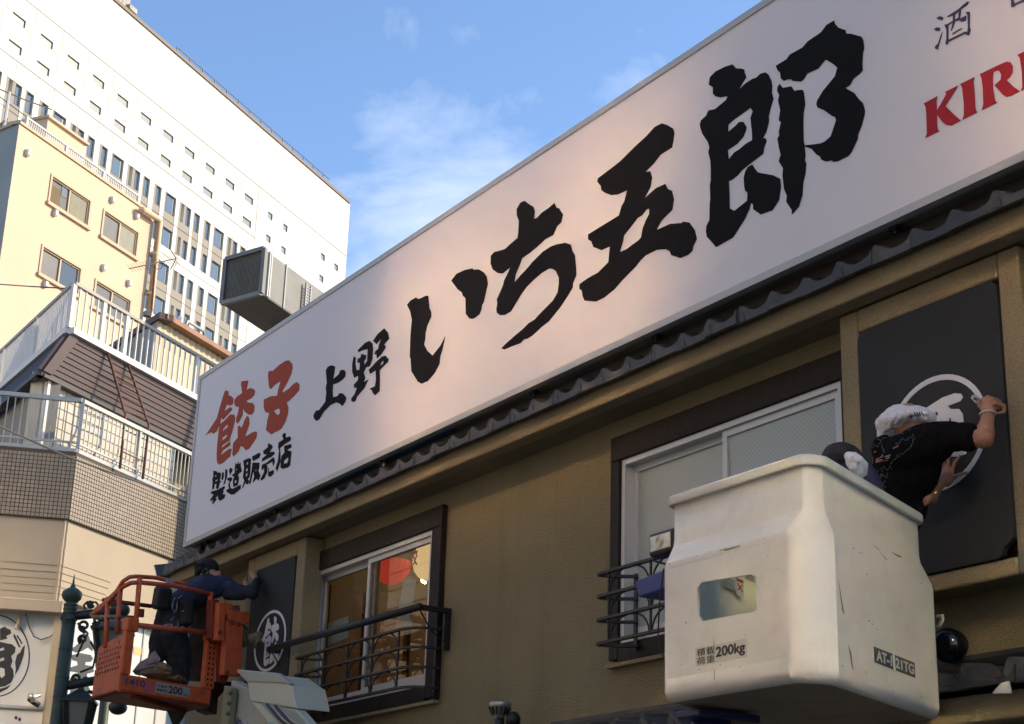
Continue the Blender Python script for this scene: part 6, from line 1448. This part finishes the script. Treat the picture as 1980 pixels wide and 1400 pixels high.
for k in range(4): b.tube([PY(1768 + k * 4.5, 797 - k * .3, -.155), PY(1771 + k * 4.8, 805 - k * .5, -.155)], .003, 5)
b.tube([PY(1757, 799, -.15), PY(1763, 806, -.15)], .008, 6); b.tube([PY(1738, 803, -.15), PY(1748, 798, -.15), PY(1757, 799, -.15)], .004, 5); b.build('towel_print', M_navy, p1)
# wrist band and squeegee
MB().tube([wrR.lerp(hc_, .25) + V((.038 * math.cos(a), .034 * math.sin(a), .006 * math.cos(a + 1))) for a in [2 * math.pi * k / 20 for k in range(20)]], .005, 6, closed=True).build('wristband', mat('white_cord', (.6, .58, .55), .6), p1)
sq = thing('squeegee', 'small dark squeegee held in the raised right hand against the signboard', 'tool', PY(1911, 783, .15))
b = MB(); b.bar(PY(1886, 771, .17), PY(1938, 794, .17), .022, .012); b.build('handle', mat('tool_dark', (.03, .03, .035), .5), sq)
MB().bar(PY(1883, 767, .175), PY(1893, 778, .175), .03, .02).build('blade', mat('tool_clear', (.45, .45, .45), .3), sq)

# third worker, half hidden in the bucket
p3 = thing('person', 'dark haired worker with white towel mostly hidden behind the bucket rim', 'person', (-5.6, -.6, zfl))
hd = PY(1634, 897, -.5)
b = MB(); ell(b, hd, (.08, .10, .085)); limb(b, [hd - V((0, 0, .06)), hd - V((-.05, .05, .25))], [.05, .06]); ell(b, hd + V((-.0, -.02, -.45)), (.15, .12, .22))
for s_ in (-.07, .09): limb(b, [hd + V((s_, 0, -.55)), V((hd.x + s_, hd.y, zfl + .05))], [.09, .06])
solid(b, 'body', M_skin2, p3, .008, 3)
b = MB(); ell(b, hd + V((-.005, -.01, .012)), (.09, .108, .088)); ell(b, PY(1619, 903, -.55), (.03, .05, .04)); solid(b, 'hair', M_hair, p3, .006, 1, noise_=.012)
b = MB(); limb(b, [PY(1641, 882, -.58), PY(1653, 889, -.62), PY(1666, 900, -.58), PY(1668, 915, -.55)], [.022, .034, .030, .022]); limb(b, [PY(1645, 892, -.6), PY(1655, 905, -.62), PY(1660, 918, -.58)], [.026, .030, .024]); limb(b, [PY(1650, 884, -.6), PY(1660, 890, -.64)], [.018, .014]); solid(b, 'towel', M_towel, p3, .005, 2, noise_=.012)
b = MB(); ell(b, PY(1652, 942, -.5), (.13, .11, .085)); ell(b, PY(1650, 970, -.5), (.16, .13, .2)); solid(b, 'shirt', M_bluesh, p3, .01, 3, noise_=.02)

# worker in the orange basket
fz = z0 + .02
p2 = thing('person', 'worker in black cap and navy shirt leaning from the orange basket to the left signboard', 'person', (-13.3, -.6, fz))
hip = onM(338, 1172, .32); sh2 = PY(437, 1133, -.06); ch2 = PY(400, 1136, -.22); hd2 = PY(403, 1102, -.16)
dd = (sh2 - hip).normalized()
b = MB()
limb(b, [hip, hip.lerp(ch2, .5), ch2, sh2], [.11, .12, .125, .085], 12); ell(b, PY(392, 1130, -.24), (.11, .11, .08)); ell(b, PY(446, 1136, -.05), (.08, .07, .06))
solid(b, 'shirt', M_bluesh, p2, .012, 4, noise_=.02)
b = MB(); el2 = PY(488, 1148, .06); wr2 = PY(497, 1124, .15); limb(b, [PY(450, 1138, -.04), el2, wr2], [.062, .050, .040]); ell(b, el2, (.055, .055, .055)); limb(b, [PY(440, 1150, -.08), PY(468, 1152, .0), PY(480, 1135, .12)], [.05, .045, .032])
solid(b, 'sleeve', M_navysl, p2, .01, 3)
b = MB(); h2 = PY(489, 1110, .16); ell(b, h2, (.035, .03, .03)); limb(b, [wr2, h2], [.03, .03])
for k in range(4): 
    q0_ = PY(484 + k * 3.2, 1107 - k * .2, .16); limb(b, [h2, q0_, q0_ + V((-.012, .03, .012))], [.014, .011, .008], 6)
limb(b, [PY(478, 1134, .1), PY(474, 1126, .16), PY(478, 1117, .18)], [.026, .022, .012]); ell(b, hd2, (.075, .085, .095)); limb(b, [hd2, ch2.lerp(sh2, .6)], [.055, .06]); ell(b, PY(422, 1111, -.12), (.03, .03, .035))
solid(b, 'body', M_skin, p2, .007, 2)
b = MB(); ell(b, hd2 + V((-.0, -.01, .022)), (.098, .105, .082)); ell(b, PY(386, 1108, -.22), (.05, .05, .07)); ell(b, PY(402, 1120, -.18), (.10, .08, .05))
limb(b, [PY(381, 1108, -.27), PY(378, 1096, -.27), PY(384, 1087, -.27), PY(391, 1090, -.27)], [.016, .018, .018, .014]); limb(b, [PY(392, 1107, -.28), PY(400, 1100, -.28), PY(404, 1108, -.27)], [.012, .015, .01])
solid(b, 'cap', mat('black_cap', (.008, .010, .010), .8, var=.2), p2, .008, 2)
fA = onM(298, 1300, .42); fA.z = fz + .05; fB = onM(350, 1310, .28); fB.z = fz + .05
b = MB()
limb(b, [onM(325, 1180, .36), onM(306, 1230, .40), fA], [.095, .075, .06]); limb(b, [onM(346, 1180, .28), onM(336, 1228, .26), onM(345, 1265, .26), fB], [.11, .125, .115, .07]); ell(b, hip, (.13, .12, .11))
solid(b, 'trousers', M_trou, p2, .012, 4, noise_=.03)
for p_ in (fA, fB):
    b = MB(); ell(b, p_ + V((0, -.01, -.01)), (.06, .12, .045)); b.build('shoe', M_iron, p2, smooth=True)
b = MB(); c = onM(313, 1155, .25); b.box(-.09, .09, -.06, .06, -.11, .09, Matrix.Translation(c) @ Matrix.Rotation(.2, 4, 'Y')); b.build('tool_bag', mat('black_nylon', (.010, .010, .011), .7), p2, bevel=.03, seg=3)
b = MB(); c = onM(359, 1186, .12); b.box(-.08, .08, -.05, .05, -.12, .13, Matrix.Translation(c) @ Matrix.Rotation(-.1, 4, 'Y')); b.build('tool_pouch', mat('black_nylon', (.010, .010, .011), .7), p2, bevel=.03, seg=3)
M_chr = mat('dull_chrome', (.25, .26, .26), .35, metal=.9)
b = MB(); Q = lambda x, y: onM(x, y, .06)
b.tube([Q(336, 1160), Q(333, 1172), Q(335, 1186), Q(341, 1180), Q(343, 1165), Q(340, 1155), Q(336, 1160)], .006, 6); b.tube([Q(330, 1200), Q(337, 1192), Q(343, 1200), Q(345, 1210), Q(336, 1214), Q(330, 1206)], .006, 6); b.build('carabiner', M_chr, p2, smooth=True)
b = MB(); b.tube([Q(312, 1212), Q(325, 1207), Q(335, 1212), Q(312, 1214)], .007, 6); b.build('strap_hook', mat('beige_hook', (.35, .32, .22), .5), p2)
b = MB(); b.tube([Q(344, 1158), Q(352, 1152), Q(362, 1158), Q(368, 1175)], .006, 6); b.tube([Q(352, 1182), Q(362, 1181)], .007, 6); b.tube([Q(350, 1213), Q(362, 1212)], .008, 6); b.build('buckle', M_chr, p2, smooth=True, kind='stuff')
MB().prism([onM(321, 1118, .3), onM(332, 1119, .3), onM(330, 1136, .3), onM(318, 1136, .3)], (0, .02, 0)).build('rag', mat('grey_rag', (.35, .33, .32), .9), p2)

# thin print on the back of the T-shirt: loose curls and marks following the cloth
dg = bpy.context.evaluated_depsgraph_get()
ev = shirt1.evaluated_get(dg); imw = shirt1.matrix_world
from mathutils.bvhtree import BVHTree
bpy.context.view_layer.update(); dg.update(); ev = shirt1.evaluated_get(dg)
em = ev.to_mesh(); bv = BVHTree.FromPolygons([ev.matrix_world @ v.co for v in em.vertices], [tuple(p.vertices) for p in em.polygons])
def onshirt(x, y):
    r = ray(x, y).normalized(); h = bv.ray_cast(CAM, r); 
    return (h[0] + h[1] * .0015) if h[0] is not None else None
def marks(lines, r, m, nm):
    b = MB()
    for ln in lines:
        P = [onshirt(1580 + x / 3.5, 700 + y / 3.5) for x, y in ln]; P = [p for p in P if p is not None]
        if len(P) > 1: b.tube(P, r, 4)
    if b.v: b.build(nm, m, p1, kind='stuff')
rnd = random.Random(11)
def zig(x0, y0, x1, y1, n_, a_):
    return [(x0 + (x1 - x0) * k / n_ + rnd.uniform(-a_, a_), y0 + (y1 - y0) * k / n_ + rnd.uniform(-a_, a_) + (a_ if k % 2 else -a_)) for k in range(n_ + 1)]
marks([zig(410, 530, 640, 460, 12, 7), zig(340, 590, 440, 545, 8, 8), zig(345, 600, 350, 660, 6, 6), zig(530, 560, 660, 500, 10, 10), zig(655, 510, 640, 580, 6, 6), zig(640, 580, 540, 640, 8, 6), zig(540, 640, 500, 690, 6, 6), zig(440, 560, 455, 620, 6, 7), zig(365, 700, 380, 750, 5, 8), zig(380, 740, 500, 705, 9, 12), zig(390, 780, 470, 760, 8, 12), zig(400, 830, 470, 810, 8, 10), zig(420, 850, 460, 835, 5, 8), zig(380, 655, 370, 700, 5, 5)], .0011, mat('print_grey', (.20, .20, .21), .7), 'shirt_print')
marks([[(400, 665), (440, 640), (445, 625)], [(400, 675), (440, 660)], [(462, 640), (490, 635), (495, 625)], [(470, 655), (492, 645)], [(515, 585), (550, 568)]], .0028, mat('print_white', (.5, .48, .47), .7), 'shirt_print')
marks([[(388, 605), (402, 602)], [(386, 612), (402, 610)], [(520, 582), (555, 565)], [(400, 682), (430, 672), (480, 665)], [(405, 655), (430, 648)], [(450, 640), (455, 650)]], .0026, mat('print_red', (.40, .05, .05), .7), 'shirt_print')
# ---------------------------------------------------------------- the far side of the street and the block behind
M_opp = mat('opposite_wall', (.42, .33, .22), .85, var=.08, vscale=.4, bump=.1, bscale=4)
M_oppg = glass('bronze_mirror_glass', (.62, .45, .31), .13, metal=1.0)
M_opp2 = mat('opposite_wall_grey', (.23, .215, .21), .85, var=.1, vscale=.4, bump=.1, bscale=4)
M_reflector = glass('reflector_glass', (.95, .88, .76), .24, metal=1.0)
M_oppd = glass('shop_glass_dark', (.03, .035, .04), .05, spec=.8)
def opp_building(x0, x1, y, h, lab, m, panes, dark):
    t_ = thing('street_building', lab, 'building', ((x0 + x1) / 2, y - 4, 0))
    b = MB(); b.box(x0, x1, y - 9, y, 0, h)
    b.build('body', m, t_)
    b = MB(); b.box(x0 - .1, x1 + .1, y - 9, y + .12, h, h + .25)
    for k in range(int(h / 3.1)): b.box(x0, x1, y, y + .05, 3.0 + 3.1 * k, 3.12 + 3.1 * k)
    b.build('band_course', mat('band_grey', (.35, .33, .3), .8), t_)
    for (a, c, z0, z1) in panes: MB().box(a, c, y + .01, y + .05, z0, z1).build('window', M_oppg, t_)
    for (a, c, z0, z1) in dark: MB().box(a, c, y + .01, y + .05, z0, z1).build('window', M_oppd, t_)
    for k in range(int(h / .42)): MB().box(x0, x1, y + .001, y + .012, .4 + .42 * k, .425 + .42 * k).build('wall_joint', mat('wall_joint_dark', (.10, .07, .045), .9), t_)
    return t_
opp_building(-48, -26.4, -12.5, 15.5, 'brown boarded building across the street, far left behind the camera', M_opp, [], [(-46 + k * 4.2, -44.4 + k * 4.2, 3.6 + 3.1 * j_, 5.2 + 3.1 * j_) for k in range(3) for j_ in range(2)])
opp_building(-26, -9.0, -12.5, 14.6, 'grey building across the street behind the camera, with added mirror panes lighting the balcony building', M_opp2, [], [])
for k in range(4):
    for j_ in range(3): MB().box(-25.2 + k * 2.3, -23.0 + k * 2.3, -12.49, -12.44, 6.6 + j_ * 2.6, 9.1 + j_ * 2.6).build('window', M_reflector, bpy.data.objects['street_building.001'])  # unseen mirror panes, added to throw sun on to the balcony building
opp_building(-8.7, 11, -12.5, 14.3, 'grey office building with bronze mirror windows behind the camera', M_opp2,
    [(-6.0, -4.2, 11.75, 13.6), (-3.9, -2.3, 11.75, 13.6), (.3, 2.0, 11.75, 13.6), (2.3, 4.2, 11.75, 13.6)], [(-6 + k * 3.2, -4 + k * 3.2, 3.6 + 3.1 * j_, 5.2 + 3.1 * j_) for k in range(4) for j_ in range(1)])
opp_building(-12, 14, 17.5, 9.0, 'plain block standing behind the restaurant', M_opp2, [], [])
# corner building at the end of the street with an added mirror pane angled to throw sun on to the bucket
cbd = thing('street_building', 'corner building with an added mirror pane aimed at the bucket, behind the camera, right', 'building', (16, -13, 0))
MB().box(11.2, 22, -21, -13.4, 0, 17).build('body', M_opp2, cbd)
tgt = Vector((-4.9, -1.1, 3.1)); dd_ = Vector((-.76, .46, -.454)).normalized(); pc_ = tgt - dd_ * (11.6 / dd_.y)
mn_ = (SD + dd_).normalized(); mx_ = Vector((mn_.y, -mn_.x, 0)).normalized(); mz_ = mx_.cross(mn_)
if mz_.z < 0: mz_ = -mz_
MB().prism([pc_ + mx_ * a + mz_ * c for a, c in ((-1.0, -1.1), (1.0, -1.1), (1.0, 1.1), (-1.0, 1.1))], -mn_ * .06).build('bucket_reflector', mat('silver_mirror_glass', (.90, .80, .62), .17, metal=1.0), cbd)
MB().prism([pc_ - mn_ * .07 + mx_ * a + mz_ * c for a, c in ((-1.15, -1.25), (1.15, -1.25), (1.15, 1.25), (-1.15, 1.25))], -mn_ * 1.9).build('bay', M_opp2, cbd)  # backing box added to carry the mirror pane
